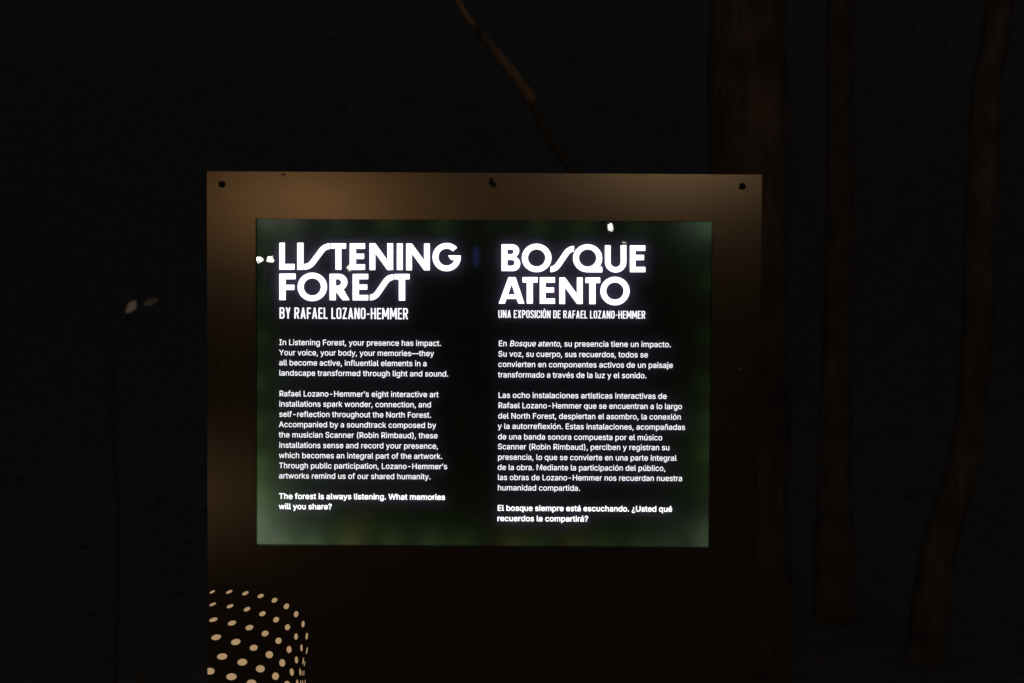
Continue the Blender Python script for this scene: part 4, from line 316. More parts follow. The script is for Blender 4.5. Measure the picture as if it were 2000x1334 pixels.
DOTS = [[-43820,-34139,-43812,-34181,-43826,-34231,-43861,-34288,-43916,-34348,-43986,-34409,-44070,-34467,-44162,-34520,-44259,-34565,-44355,-34600,-44445,-34622,-44525,-34632,-44591,-34627,-44639,-34610,-44668,-34579,-44675,-34538,-44661,-34488,-44626,-34431,-44572,-34371,-44501,-34310,-44417,-34251,-44325,-34198,-44229,-34153,-44133,-34119,-44043,-34096,-43963,-34087,-43897,-34091,-43848,-34109],[-40970,-34104,-40962,-34155,-40980,-34214,-41022,-34280,-41087,-34350,-41171,-34419,-41270,-34484,-41379,-34542,-41493,-34590,-41606,-34625,-41712,-34647,-41806,-34653,-41883,-34644,-41940,-34619,-41973,-34581,-41981,-34531,-41963,-34471,-41921,-34405,-41856,-34336,-41772,-34267,-41673,-34202,-41564,-34144,-41450,-34096,-41337,-34060,-41231,-34039,-41137,-34032,-41060,-34042,-41003,-34066],[-38319,-34319,-38307,-34380,-38320,-34449,-38358,-34524,-38419,-34601,-38501,-34675,-38598,-34744,-38707,-34803,-38821,-34850,-38936,-34882,-39044,-34898,-39141,-34897,-39223,-34879,-39284,-34844,-39322,-34796,-39335,-34735,-39322,-34665,-39283,-34590,-39222,-34514,-39141,-34439,-39043,-34371,-38934,-34312,-38820,-34265,-38706,-34233,-38597,-34217,-38500,-34218,-38418,-34236,-38357,-34270],[-35822,-34805,-35811,-34875,-35826,-34950,-35865,-35027,-35926,-35102,-36008,-35172,-36105,-35233,-36212,-35281,-36325,-35315,-36438,-35332,-36544,-35333,-36639,-35316,-36718,-35282,-36777,-35234,-36813,-35174,-36824,-35105,-36810,-35030,-36771,-34952,-36709,-34877,-36627,-34807,-36531,-34747,-36423,-34698,-36310,-34665,-36198,-34647,-36091,-34647,-35996,-34664,-35917,-34697,-35858,-34745],[-33634,-35433,-33604,-35509,-33597,-35593,-33614,-35682,-33652,-35771,-33711,-35855,-33787,-35931,-33877,-35994,-33975,-36042,-34078,-36071,-34180,-36081,-34275,-36071,-34360,-36041,-34429,-35993,-34480,-35930,-34509,-35854,-34516,-35770,-34500,-35681,-34461,-35592,-34402,-35507,-34326,-35432,-34237,-35368,-34138,-35321,-34035,-35292,-33934,-35282,-33838,-35292,-33754,-35322,-33684,-35369],[-31777,-36294,-31717,-36361,-31676,-36443,-31655,-36537,-31657,-36637,-31680,-36740,-31724,-36839,-31786,-36930,-31864,-37008,-31953,-37069,-32048,-37110,-32147,-37130,-32242,-37126,-32330,-37100,-32405,-37052,-32466,-36986,-32507,-36904,-32527,-36810,-32526,-36709,-32503,-36607,-32459,-36508,-32397,-36417,-32319,-36339,-32230,-36278,-32134,-36237,-32036,-36217,-31941,-36221,-31853,-36247],[-30398,-37458,-30322,-37487,-30256,-37539,-30201,-37612,-30162,-37702,-30140,-37804,-30136,-37914,-30150,-38026,-30182,-38135,-30230,-38234,-30292,-38319,-30364,-38386,-30443,-38431,-30526,-38452,-30607,-38448,-30682,-38419,-30749,-38367,-30803,-38294,-30843,-38204,-30865,-38102,-30869,-37992,-30855,-37880,-30823,-37771,-30775,-37672,-30713,-37587,-30641,-37520,-30561,-37475,-30479,-37454],[-29316,-39060,-29260,-39079,-29210,-39123,-29168,-39191,-29136,-39279,-29116,-39382,-29109,-39496,-29115,-39615,-29133,-39732,-29164,-39842,-29205,-39939,-29254,-40019,-29309,-40077,-29367,-40111,-29425,-40118,-29481,-40099,-29531,-40055,-29573,-39987,-29605,-39899,-29625,-39795,-29632,-39682,-29626,-39563,-29608,-39446,-29577,-39336,-29536,-39239,-29487,-39159,-29432,-39101,-29374,-39067],[-28706,-41027,-28667,-41045,-28634,-41090,-28607,-41159,-28587,-41250,-28577,-41357,-28576,-41476,-28584,-41600,-28601,-41723,-28627,-41839,-28659,-41942,-28696,-42028,-28737,-42090,-28779,-42128,-28821,-42138,-28859,-42120,-28893,-42075,-28920,-42005,-28939,-41914,-28950,-41807,-28951,-41688,-28942,-41564,-28925,-41441,-28900,-41325,-28867,-41222,-28830,-41137,-28789,-41074,-28747,-41037],[-28632,-43399,-28612,-43418,-28599,-43465,-28592,-43539,-28592,-43635,-28599,-43748,-28613,-43874,-28634,-44006,-28659,-44136,-28688,-44259,-28720,-44369,-28752,-44460,-28783,-44526,-28812,-44566,-28837,-44577,-28857,-44559,-28871,-44511,-28878,-44438,-28878,-44342,-28871,-44228,-28857,-44102,-28836,-43971,-28811,-43840,-28782,-43717,-28750,-43607,-28718,-43517,-28687,-43450,-28658,-43410],[-29031,-45679,-29019,-45693,-29012,-45729,-29009,-45786,-29012,-45861,-29019,-45950,-29032,-46048,-29048,-46151,-29067,-46253,-29089,-46350,-29112,-46436,-29135,-46507,-29156,-46560,-29176,-46592,-29192,-46601,-29204,-46587,-29211,-46551,-29214,-46494,-29211,-46419,-29203,-46330,-29191,-46232,-29175,-46129,-29155,-46027,-29134,-45930,-29111,-45844,-29088,-45772,-29067,-45720,-29047,-45688],[-29196,-47251,-29182,-47262,-29170,-47296,-29161,-47349,-29154,-47419,-29151,-47503,-29151,-47597,-29154,-47695,-29161,-47794,-29170,-47887,-29182,-47970,-29196,-48040,-29211,-48092,-29226,-48124,-29241,-48134,-29255,-48122,-29267,-48089,-29276,-48036,-29283,-47965,-29286,-47881,-29286,-47788,-29283,-47689,-29276,-47591,-29267,-47498,-29255,-47415,-29241,-47345,-29226,-47293,-29211,-47261],[-29016,-48788,-29001,-48799,-28988,-48831,-28975,-48884,-28965,-48954,-28957,-49038,-28953,-49131,-28951,-49230,-28953,-49328,-28957,-49422,-28965,-49506,-28975,-49576,-28987,-49628,-29001,-49661,-29015,-49672,-29030,-49661,-29043,-49629,-29055,-49576,-29066,-49506,-29073,-49422,-29078,-49329,-29080,-49230,-29078,-49132,-29074,-49039,-29066,-48955,-29056,-48885,-29044,-48832,-29030,-48799],[-43640,-36174,-43635,-36223,-43657,-36281,-43706,-36346,-43778,-36415,-43871,-36484,-43979,-36549,-44097,-36609,-44220,-36659,-44340,-36697,-44453,-36721,-44551,-36730,-44632,-36723,-44689,-36702,-44721,-36666,-44726,-36617,-44704,-36559,-44655,-36494,-44583,-36425,-44490,-36356,-44382,-36291,-44264,-36231,-44141,-36181,-44021,-36143,-43909,-36119,-43810,-36110,-43730,-36117,-43672,-36139],[-40790,-36480,-40781,-36541,-40800,-36611,-40845,-36685,-40914,-36760,-41003,-36832,-41109,-36897,-41226,-36953,-41348,-36996,-41469,-37024,-41583,-37036,-41684,-37032,-41767,-37010,-41828,-36973,-41864,-36923,-41873,-36861,-41854,-36792,-41810,-36718,-41741,-36643,-41651,-36571,-41545,-36505,-41428,-36450,-41306,-36407,-41185,-36379,-41071,-36367,-40970,-36371,-40887,-36393,-40826,-36429],[-38030,-36937,-38014,-37006,-38025,-37084,-38063,-37167,-38125,-37251,-38209,-37332,-38311,-37405,-38424,-37468,-38544,-37516,-38665,-37548,-38780,-37562,-38883,-37557,-38971,-37534,-39037,-37493,-39079,-37436,-39095,-37368,-39083,-37290,-39046,-37207,-38983,-37123,-38899,-37042,-38798,-36968,-38684,-36906,-38564,-36857,-38444,-36825,-38329,-36812,-38225,-36816,-38138,-36840,-38072,-36881],[-35522,-37680,-35501,-37759,-35506,-37845,-35537,-37936,-35592,-38026,-35669,-38110,-35764,-38185,-35871,-38246,-35987,-38291,-36104,-38317,-36217,-38323,-36321,-38309,-36409,-38275,-36478,-38224,-36525,-38157,-36546,-38078,-36541,-37991,-36510,-37900,-36455,-37810,-36378,-37726,-36283,-37651,-36175,-37590,-36060,-37545,-35943,-37519,-35830,-37513,-35726,-37527,-35638,-37561,-35569,-37613],[-33367,-38596,-33325,-38679,-33306,-38772,-33312,-38872,-33341,-38973,-33393,-39070,-33465,-39159,-33552,-39234,-33652,-39292,-33759,-39331,-33867,-39347,-33971,-39341,-34066,-39313,-34147,-39263,-34210,-39196,-34252,-39113,-34271,-39019,-34265,-38919,-34236,-38818,-34184,-38721,-34112,-38632,-34024,-38557,-33925,-38499,-33818,-38461,-33710,-38444,-33606,-38450,-33511,-38479,-33430,-38528],[-31749,-39656,-31665,-39700,-31593,-39765,-31537,-39847,-31500,-39943,-31484,-40049,-31490,-40157,-31517,-40264,-31565,-40364,-31629,-40451,-31709,-40522,-31798,-40573,-31894,-40601,-31991,-40605,-32083,-40584,-32168,-40541,-32240,-40476,-32296,-40393,-32332,-40297,-32348,-40192,-32342,-40083,-32315,-39976,-32268,-39877,-32203,-39789,-32124,-39718,-32034,-39668,-31939,-39640,-31842,-39636],[-30497,-41142,-30432,-41157,-30370,-41197,-30317,-41260,-30273,-41344,-30241,-41443,-30223,-41554,-30219,-41669,-30230,-41784,-30256,-41894,-30295,-41991,-30344,-42072,-30403,-42132,-30466,-42168,-30533,-42180,-30598,-42165,-30659,-42124,-30713,-42061,-30757,-41977,-30789,-41878,-30807,-41768,-30811,-41652,-30799,-41537,-30774,-41428,-30735,-41330,-30685,-41250,-30627,-41189,-30563,-41153],[-29644,-42960,-29601,-42972,-29559,-43011,-29520,-43076,-29486,-43163,-29459,-43268,-29441,-43386,-29432,-43510,-29432,-43634,-29442,-43752,-29462,-43859,-29489,-43949,-29523,-44017,-29563,-44060,-29605,-44075,-29649,-44063,-29691,-44024,-29730,-43959,-29764,-43872,-29790,-43767,-29809,-43649,-29818,-43525,-29817,-43401,-29807,-43283,-29788,-43176,-29760,-43086,-29726,-43018,-29687,-42975],[-29282,-45137,-29261,-45153,-29243,-45198,-29231,-45267,-29224,-45359,-29223,-45468,-29228,-45589,-29238,-45716,-29254,-45842,-29274,-45962,-29297,-46069,-29323,-46157,-29349,-46223,-29375,-46263,-29400,-46275,-29421,-46258,-29438,-46214,-29451,-46144,-29458,-46053,-29459,-45943,-29454,-45822,-29443,-45696,-29428,-45569,-29408,-45450,-29384,-45343,-29359,-45255,-29332,-45189,-29306,-45149],[-29514,-47279,-29500,-47290,-29488,-47322,-29477,-47374,-29469,-47442,-29464,-47523,-29463,-47614,-29464,-47710,-29469,-47805,-29477,-47896,-29488,-47977,-29500,-48044,-29514,-48095,-29529,-48126,-29543,-48137,-29557,-48126,-29570,-48093,-29580,-48042,-29588,-47974,-29593,-47892,-29595,-47801,-29593,-47706,-29588,-47611,-29580,-47520,-29570,-47439,-29557,-47371,-29543,-47321,-29529,-47289],[-29420,-48842,-29406,-48852,-29392,-48881,-29380,-48927,-29370,-48989,-29362,-49063,-29357,-49145,-29356,-49232,-29357,-49319,-29362,-49402,-29370,-49476,-29380,-49537,-29392,-49584,-29406,-49613,-29420,-49623,-29434,-49613,-29448,-49584,-29460,-49538,-29470,-49476,-29478,-49402,-29483,-49320,-29485,-49233,-29483,-49146,-29478,-49064,-29471,-48989,-29460,-48928,-29448,-48881,-29435,-48852],[-43413,-38748,-43409,-38823,-43439,-38903,-43500,-38987,-43591,-39069,-43705,-39145,-43839,-39212,-43985,-39267,-44135,-39305,-44282,-39326,-44419,-39329,-44539,-39313,-44636,-39279,-44705,-39229,-44743,-39166,-44747,-39092,-44717,-39011,-44656,-38927,-44565,-38845,-44450,-38769,-44317,-38702,-44171,-38648,-44021,-38609,-43874,-38588,-43737,-38585,-43617,-38601,-43520,-38635,-43451,-38685],[-40357,-39287,-40350,-39372,-40376,-39463,-40434,-39556,-40522,-39646,-40635,-39728,-40768,-39799,-40913,-39855,-41064,-39892,-41212,-39910,-41351,-39906,-41473,-39883,-41573,-39839,-41645,-39779,-41686,-39704,-41694,-39619,-41667,-39528,-41609,-39435,-41521,-39345,-41408,-39263,-41275,-39192,-41130,-39137,-40980,-39099,-40831,-39082,-40692,-39085,-40570,-39109,-40470,-39152,-40398,-39212],[-37539,-40028,-37528,-40121,-37549,-40220,-37601,-40318,-37682,-40412,-37786,-40497,-37910,-40568,-38047,-40622,-38190,-40656,-38331,-40668,-38464,-40658,-38583,-40627,-38680,-40575,-38752,-40506,-38794,-40423,-38805,-40329,-38784,-40231,-38732,-40133,-38652,-40039,-38547,-39954,-38423,-39883,-38287,-39829,-38144,-39795,-38003,-39783,-37869,-39793,-37751,-39824,-37653,-39876,-37582,-39945],[-35038,-40981,-35018,-41081,-35027,-41186,-35064,-41291,-35127,-41392,-35215,-41482,-35321,-41557,-35441,-41614,-35568,-41649,-35697,-41662,-35821,-41650,-35934,-41616,-36029,-41560,-36103,-41485,-36151,-41396,-36171,-41296,-36162,-41190,-36125,-41085,-36062,-40985,-35974,-40894,-35868,-40819,-35748,-40762,-35621,-40727,-35492,-40714,-35368,-40726,-35255,-40760,-35160,-40816,-35086,-40891],[-33025,-41992,-32958,-42079,-32912,-42180,-32891,-42291,-32896,-42406,-32925,-42519,-32978,-42625,-33053,-42718,-33145,-42793,-33249,-42848,-33361,-42878,-33475,-42883,-33585,-42862,-33686,-42817,-33772,-42749,-33839,-42663,-33885,-42562,-33906,-42451,-33902,-42336,-33872,-42223,-33819,-42117,-33744,-42024,-33653,-41949,-33548,-41894,-33436,-41864,-33322,-41859,-33212,-41879,-33112,-41925],[-31680,-43231,-31591,-43242,-31505,-43282,-31427,-43348,-31361,-43438,-31310,-43547,-31276,-43669,-31261,-43799,-31267,-43929,-31292,-44054,-31336,-44166,-31396,-44262,-31469,-44334,-31552,-44381,-31640,-44399,-31729,-44388,-31815,-44348,-31893,-44282,-31959,-44192,-32011,-44083,-32044,-43961,-32059,-43832,-32053,-43701,-32028,-43577,-31984,-43464,-31925,-43369,-31851,-43296,-31769,-43250],[-30476,-44951,-30418,-44962,-30362,-45001,-30309,-45066,-30264,-45154,-30228,-45261,-30202,-45380,-30189,-45507,-30189,-45634,-30202,-45756,-30227,-45866,-30263,-45959,-30308,-46030,-30360,-46075,-30417,-46093,-30475,-46082,-30531,-46043,-30584,-45978,-30629,-45890,-30665,-45783,-30691,-45664,-30704,-45537,-30704,-45410,-30691,-45288,-30666,-45178,-30630,-45085,-30585,-45014,-30533,-44969],[-29873,-46908,-29844,-46922,-29815,-46965,-29789,-47035,-29765,-47129,-29746,-47241,-29732,-47367,-29724,-47500,-29722,-47633,-29727,-47760,-29739,-47874,-29756,-47969,-29778,-48042,-29804,-48087,-29832,-48103,-29861,-48089,-29890,-48046,-29916,-47976,-29940,-47882,-29959,-47770,-29973,-47644,-29981,-47511,-29983,-47378,-29978,-47251,-29966,-47137,-29949,-47042,-29927,-46969,-29902,-46924],[-29758,-48860,-29740,-48871,-29724,-48904,-29709,-48957,-29697,-49026,-29688,-49110,-29682,-49204,-29680,-49302,-29682,-49401,-29688,-49494,-29697,-49578,-29709,-49648,-29724,-49701,-29740,-49734,-29757,-49745,-29774,-49734,-29791,-49701,-29806,-49649,-29818,-49579,-29827,-49495,-29833,-49402,-29835,-49303,-29833,-49205,-29827,-49111,-29818,-49027,-29806,-48957,-29791,-48904,-29775,-48872],[-42822,-41672,-42820,-41773,-42858,-41877,-42933,-41981,-43043,-42079,-43181,-42166,-43341,-42238,-43514,-42290,-43693,-42322,-43867,-42330,-44029,-42314,-44169,-42276,-44282,-42217,-44361,-42140,-44402,-42050,-44404,-41949,-44366,-41845,-44291,-41741,-44181,-41643,-44043,-41556,-43883,-41484,-43710,-41432,-43531,-41400,-43357,-41392,-43196,-41408,-43055,-41446,-42942,-41505,-42863,-41582],[-39638,-42447,-39635,-42559,-39670,-42673,-39743,-42785,-39848,-42888,-39982,-42977,-40137,-43049,-40305,-43098,-40479,-43124,-40649,-43124,-40806,-43099,-40944,-43049,-41055,-42978,-41133,-42889,-41174,-42786,-41178,-42674,-41142,-42560,-41070,-42448,-40964,-42345,-40831,-42256,-40676,-42184,-40507,-42135,-40334,-42109,-40164,-42109,-40006,-42134,-39869,-42184,-39758,-42255,-39680,-42344],[-36823,-43432,-36820,-43543,-36850,-43654,-36911,-43760,-37000,-43856,-37113,-43936,-37243,-43998,-37385,-44036,-37531,-44050,-37674,-44040,-37806,-44004,-37922,-43946,-38015,-43868,-38081,-43775,-38116,-43670,-38119,-43559,-38089,-43447,-38028,-43341,-37939,-43245,-37826,-43165,-37696,-43104,-37554,-43065,-37408,-43051,-37265,-43062,-37132,-43097,-37017,-43155,-36923,-43233,-36858,-43327],[-34290,-44674,-34306,-44804,-34350,-44928,-34423,-45039,-34518,-45133,-34633,-45203,-34761,-45247,-34896,-45262,-35030,-45248,-35158,-45206,-35273,-45137,-35369,-45045,-35441,-44935,-35485,-44811,-35501,-44681,-35485,-44551,-35441,-44427,-35368,-44316,-35273,-44223,-35158,-44153,-35030,-44109,-34895,-44093,-34761,-44107,-34633,-44150,-34518,-44218,-34422,-44310,-34350,-44421,-34306,-44544],[-32833,-45405,-32726,-45410,-32622,-45447,-32525,-45512,-32442,-45603,-32375,-45716,-32328,-45844,-32304,-45981,-32304,-46120,-32328,-46255,-32374,-46378,-32441,-46483,-32525,-46566,-32621,-46621,-32725,-46647,-32832,-46641,-32937,-46605,-33033,-46539,-33117,-46448,-33183,-46335,-33230,-46207,-33254,-46070,-33254,-45931,-33230,-45796,-33184,-45673,-33117,-45568,-33034,-45485,-32937,-45430],[-31289,-46948,-31216,-46954,-31143,-46990,-31073,-47055,-31011,-47144,-30959,-47254,-30920,-47379,-30895,-47513,-30887,-47649,-30895,-47780,-30919,-47900,-30958,-48002,-31010,-48083,-31072,-48136,-31141,-48161,-31214,-48155,-31287,-48119,-31356,-48054,-31419,-47965,-31471,-47855,-31510,-47730,-31534,-47596,-31543,-47460,-31535,-47329,-31511,-47209,-31472,-47106,-31420,-47026,-31358,-46973],[-30345,-48776,-30304,-48790,-30265,-48832,-30228,-48902,-30196,-48995,-30171,-49108,-30153,-49234,-30144,-49367,-30144,-49500,-30153,-49627,-30170,-49741,-30195,-49837,-30227,-49910,-30264,-49956,-30303,-49972,-30344,-49959,-30383,-49916,-30420,-49846,-30452,-49753,-30477,-49640,-30495,-49514,-30504,-49382,-30504,-49248,-30496,-49121,-30478,-49007,-30453,-48911,-30421,-48839,-30384,-48793],[-41817,-44929,-41824,-45046,-41872,-45163,-41959,-45274,-42081,-45372,-42231,-45454,-42402,-45515,-42586,-45552,-42772,-45563,-42952,-45548,-43117,-45507,-43258,-45442,-43369,-45358,-43444,-45257,-43478,-45145,-43471,-45027,-43423,-44910,-43336,-44800,-43214,-44701,-43064,-44619,-42893,-44558,-42709,-44521,-42523,-44510,-42343,-44526,-42178,-44567,-42037,-44631,-41926,-44716,-41851,-44817],[-38538,-45867,-38545,-45993,-38592,-46117,-38676,-46233,-38792,-46335,-38936,-46418,-39100,-46478,-39275,-46511,-39453,-46517,-39625,-46495,-39783,-46446,-39917,-46372,-40023,-46277,-40094,-46166,-40126,-46045,-40119,-45919,-40072,-45795,-39989,-45679,-39872,-45577,-39728,-45494,-39565,-45434,-39389,-45400,-39211,-45395,-39039,-45417,-38882,-45466,-38747,-45540,-38642,-45635,-38571,-45745],[-35659,-46997,-35673,-47131,-35722,-47260,-35804,-47376,-35915,-47476,-36049,-47553,-36200,-47603,-36360,-47625,-36521,-47616,-36675,-47578,-36814,-47513,-36931,-47423,-37021,-47313,-37078,-47189,-37101,-47057,-37087,-46923,-37038,-46795,-36956,-46678,-36845,-46578,-36711,-46502,-36560,-46451,-36400,-46430,-36239,-46438,-36086,-46476,-35946,-46541,-35829,-46631,-35739,-46741,-35682,-46865],[-33885,-47640,-33762,-47655,-33645,-47699,-33540,-47771,-33452,-47867,-33386,-47983,-33345,-48112,-33332,-48248,-33345,-48384,-33386,-48513,-33453,-48630,-33540,-48727,-33645,-48800,-33762,-48846,-33886,-48862,-34009,-48848,-34126,-48803,-34231,-48731,-34319,-48635,-34385,-48519,-34426,-48390,-34439,-48254,-34425,-48118,-34384,-47989,-34318,-47873,-34231,-47775,-34126,-47702,-34009,-47656],[-32033,-49018,-31929,-49023,-31828,-49056,-31734,-49116,-31653,-49199,-31589,-49302,-31544,-49419,-31521,-49545,-31522,-49673,-31546,-49796,-31591,-49910,-31657,-50007,-31738,-50083,-31833,-50134,-31934,-50158,-32038,-50154,-32140,-50121,-32233,-50061,-32314,-49978,-32378,-49875,-32423,-49758,-32446,-49632,-32445,-49504,-32421,-49380,-32376,-49267,-32310,-49170,-32229,-49094,-32135,-49042],[-43889,-47439,-43903,-47565,-43954,-47686,-44040,-47797,-44158,-47893,-44301,-47968,-44462,-48019,-44633,-48043,-44806,-48039,-44971,-48007,-45044,-47949,-45044,-47868,-45044,-47768,-45044,-47653,-45044,-47530,-45044,-47405,-45044,-47283,-45044,-47172,-45044,-47077,-45021,-47002,-44860,-46951,-44689,-46927,-44517,-46931,-44351,-46962,-44202,-47020,-44075,-47101,-43978,-47202,-43915,-47316],[-40279,-48341,-40297,-48466,-40355,-48587,-40453,-48697,-40585,-48791,-40744,-48864,-40922,-48913,-41111,-48935,-41300,-48929,-41481,-48895,-41644,-48835,-41782,-48752,-41887,-48650,-41953,-48534,-41979,-48411,-41962,-48286,-41903,-48165,-41805,-48055,-41673,-47961,-41514,-47888,-41336,-47839,-41148,-47817,-40958,-47823,-40777,-47857,-40614,-47917,-40476,-48000,-40372,-48102,-40305,-48218],[-37039,-49414,-37059,-49547,-37117,-49674,-37211,-49788,-37336,-49884,-37485,-49956,-37651,-50001,-37826,-50017,-38001,-50003,-38167,-49960,-38316,-49890,-38440,-49796,-38534,-49683,-38592,-49556,-38611,-49423,-38591,-49290,-38533,-49163,-38439,-49049,-38315,-48954,-38166,-48882,-38000,-48836,-37825,-48820,-37650,-48834,-37484,-48878,-37335,-48948,-37211,-49042,-37117,-49155,-37059,-49281],[-34713,-50627,-34729,-50766,-34777,-50898,-34853,-51017,-34956,-51116,-35078,-51192,-35214,-51239,-35357,-51255,-35501,-51240,-35637,-51195,-35759,-51121,-35861,-51023,-35938,-50905,-35985,-50773,-36001,-50634,-35985,-50495,-35937,-50363,-35861,-50244,-35759,-50144,-35636,-50069,-35500,-50022,-35357,-50006,-35213,-50021,-35077,-50066,-34955,-50140,-34853,-50238,-34776,-50356,-34729,-50488],[-33457,-51266,-33352,-51272,-33251,-51311,-33156,-51380,-33074,-51476,-33009,-51593,-32962,-51727,-32938,-51870,-32938,-52016,-32960,-52156,-33004,-52284,-33069,-52393,-33150,-52479,-33243,-52536,-33345,-52562,-33449,-52556,-33551,-52517,-33645,-52448,-33727,-52352,-33793,-52234,-33839,-52101,-33863,-51957,-33864,-51812,-33841,-51672,-33797,-51544,-33733,-51434,-33652,-51349,-33558,-51292],[-32107,-53167,-32043,-53177,-31979,-53219,-31919,-53291,-31865,-53390,-31821,-53510,-31788,-53645,-31768,-53789,-31763,-53934,-31772,-54073,-31795,-54199,-31831,-54306,-31878,-54388,-31933,-54442,-31995,-54464,-32059,-54454,-32123,-54411,-32183,-54339,-32237,-54240,-32281,-54121,-32314,-53986,-32334,-53842,-32339,-53697,-32330,-53558,-32307,-53432,-32271,-53325,-32224,-53242,-32169,-53189],[-42240,-50876,-42262,-51006,-42327,-51130,-42432,-51242,-42571,-51336,-42737,-51406,-42922,-51451,-43118,-51467,-43312,-51453,-43498,-51411,-43664,-51342,-43802,-51250,-43906,-51140,-43971,-51016,-43993,-50886,-43971,-50756,-43905,-50632,-43801,-50520,-43662,-50426,-43496,-50356,-43310,-50311,-43115,-50295,-42920,-50309,-42735,-50351,-42569,-50420,-42431,-50512,-42326,-50622,-42262,-50746],[-38799,-51973,-38821,-52109,-38884,-52239,-38985,-52356,-39120,-52454,-39281,-52527,-39461,-52574,-39651,-52590,-39840,-52576,-40020,-52532,-40181,-52460,-40315,-52364,-40417,-52248,-40479,-52119,-40501,-51983,-40479,-51847,-40416,-51717,-40314,-51601,-40180,-51503,-40018,-51429,-39838,-51383,-39649,-51366,-39460,-51380,-39280,-51425,-39119,-51497,-38984,-51593,-38883,-51708,-38820,-51837],[-36147,-53185,-36165,-53330,-36216,-53468,-36299,-53592,-36410,-53696,-36542,-53774,-36689,-53823,-36844,-53840,-36999,-53825,-37146,-53778,-37278,-53701,-37388,-53598,-37471,-53475,-37522,-53338,-37540,-53193,-37522,-53048,-37470,-52910,-37387,-52786,-37277,-52682,-37145,-52604,-36998,-52555,-36843,-52538,-36688,-52553,-36541,-52600,-36409,-52677,-36299,-52780,-36216,-52903,-36165,-53040],[-34943,-54002,-34827,-54007,-34714,-54045,-34610,-54113,-34520,-54208,-34448,-54326,-34398,-54459,-34373,-54602,-34373,-54748,-34399,-54889,-34450,-55017,-34523,-55128,-34613,-55214,-34718,-55273,-34831,-55300,-34947,-55294,-35059,-55256,-35163,-55188,-35254,-55093,-35325,-54976,-35375,-54842,-35401,-54699,-35400,-54554,-35374,-54413,-35323,-54284,-35251,-54174,-35160,-54087,-35055,-54029],[-43995,-53613,-44015,-53747,-44072,-53874,-44164,-53988,-44287,-54084,-44434,-54156,-44597,-54201,-44770,-54217,-44942,-54203,-45044,-54160,-45044,-54089,-45044,-53995,-45044,-53882,-45044,-53756,-45044,-53622,-45044,-53489,-45044,-53362,-45044,-53248,-45044,-53152,-45044,-53080,-44939,-53035,-44767,-53019,-44595,-53033,-44432,-53076,-44285,-53147,-44163,-53241,-44071,-53354,-44014,-53480],[-40761,-54713,-40783,-54849,-40848,-54979,-40953,-55096,-41092,-55194,-41258,-55268,-41444,-55314,-41639,-55331,-41834,-55316,-42019,-55272,-42186,-55200,-42324,-55104,-42429,-54989,-42493,-54859,-42515,-54723,-42493,-54587,-42428,-54457,-42323,-54340,-42184,-54242,-42018,-54169,-41832,-54122,-41637,-54106,-41442,-54120,-41257,-54164,-41091,-54236,-40952,-54332,-40848,-54448,-40783,-54577],[-37921,-55924,-37940,-56070,-37995,-56208,-38084,-56332,-38203,-56436,-38345,-56514,-38503,-56564,-38670,-56581,-38836,-56566,-38994,-56518,-39136,-56441,-39254,-56339,-39343,-56216,-39398,-56078,-39417,-55933,-39398,-55788,-39342,-55650,-39253,-55526,-39135,-55422,-38993,-55344,-38835,-55294,-38668,-55277,-38502,-55292,-38344,-55340,-38202,-55417,-38084,-55519,-37995,-55642,-37939,-55780]]


# ------------------------------------------------------------------ ground
def ground():
    bm = bmesh.new()
    xs = [-200, -120, -60, -40, -34, -30, -27, -24, -21, -18, -15] + [-12 + i*0.6 for i in range(41)] + [15, 18, 21, 24, 27, 30, 34, 40, 60, 120, 200]
    ys = [-200, -120, -60, -40, -34, -30, -27, -24, -21, -18, -15] + [-12 + i*0.6 for i in range(51)] + [20, 22, 24, 26, 28, 30, 33, 36, 40, 50, 80, 140, 200]
    vs = []
    for y in ys:
        row = []
        for x in xs:
            d = math.hypot(x, y)
            h = 0.0 if d < 1.5 else min(1, (d-1.5)/4) * (0.10*noise.noise(Vector((x*0.35, y*0.35, 0))) + 0.03*noise.noise(Vector((x*1.6, y*1.6, 3))) - 0.03)
            u = max(0, min(1, (d - 12)/22))                      # slopes added round the clearing to block the bright low sky
            h += 26*u*u*(3 - 2*u)*(1 + 0.12*noise.noise(Vector((x*0.06, y*0.06, 9))))
            row.append(bm.verts.new((x, y, h)))
        vs.append(row)
    for a, b in zip(vs, vs[1:]):
        for i in range(len(xs)-1):
            bm.faces.new((a[i], a[i+1], b[i+1], b[i]))
    o = obj("ground", bm, EARTH, smooth=True)
    tag(o, kind="structure")
ground()

# ------------------------------------------------------------------ the sign
sign = empty("information_sign", (0, 0, 0))
tag(sign, "tall dark bronze sign panel with a lit black display of white English and Spanish text", "sign")

PX0, PX1, PZ1 = -0.4503, 0.4501, 0.3430          # panel edges, from the middle of the display
DX0, DX1, DZ0, DZ1 = -0.3710, 0.3710, -0.2665, 0.2665

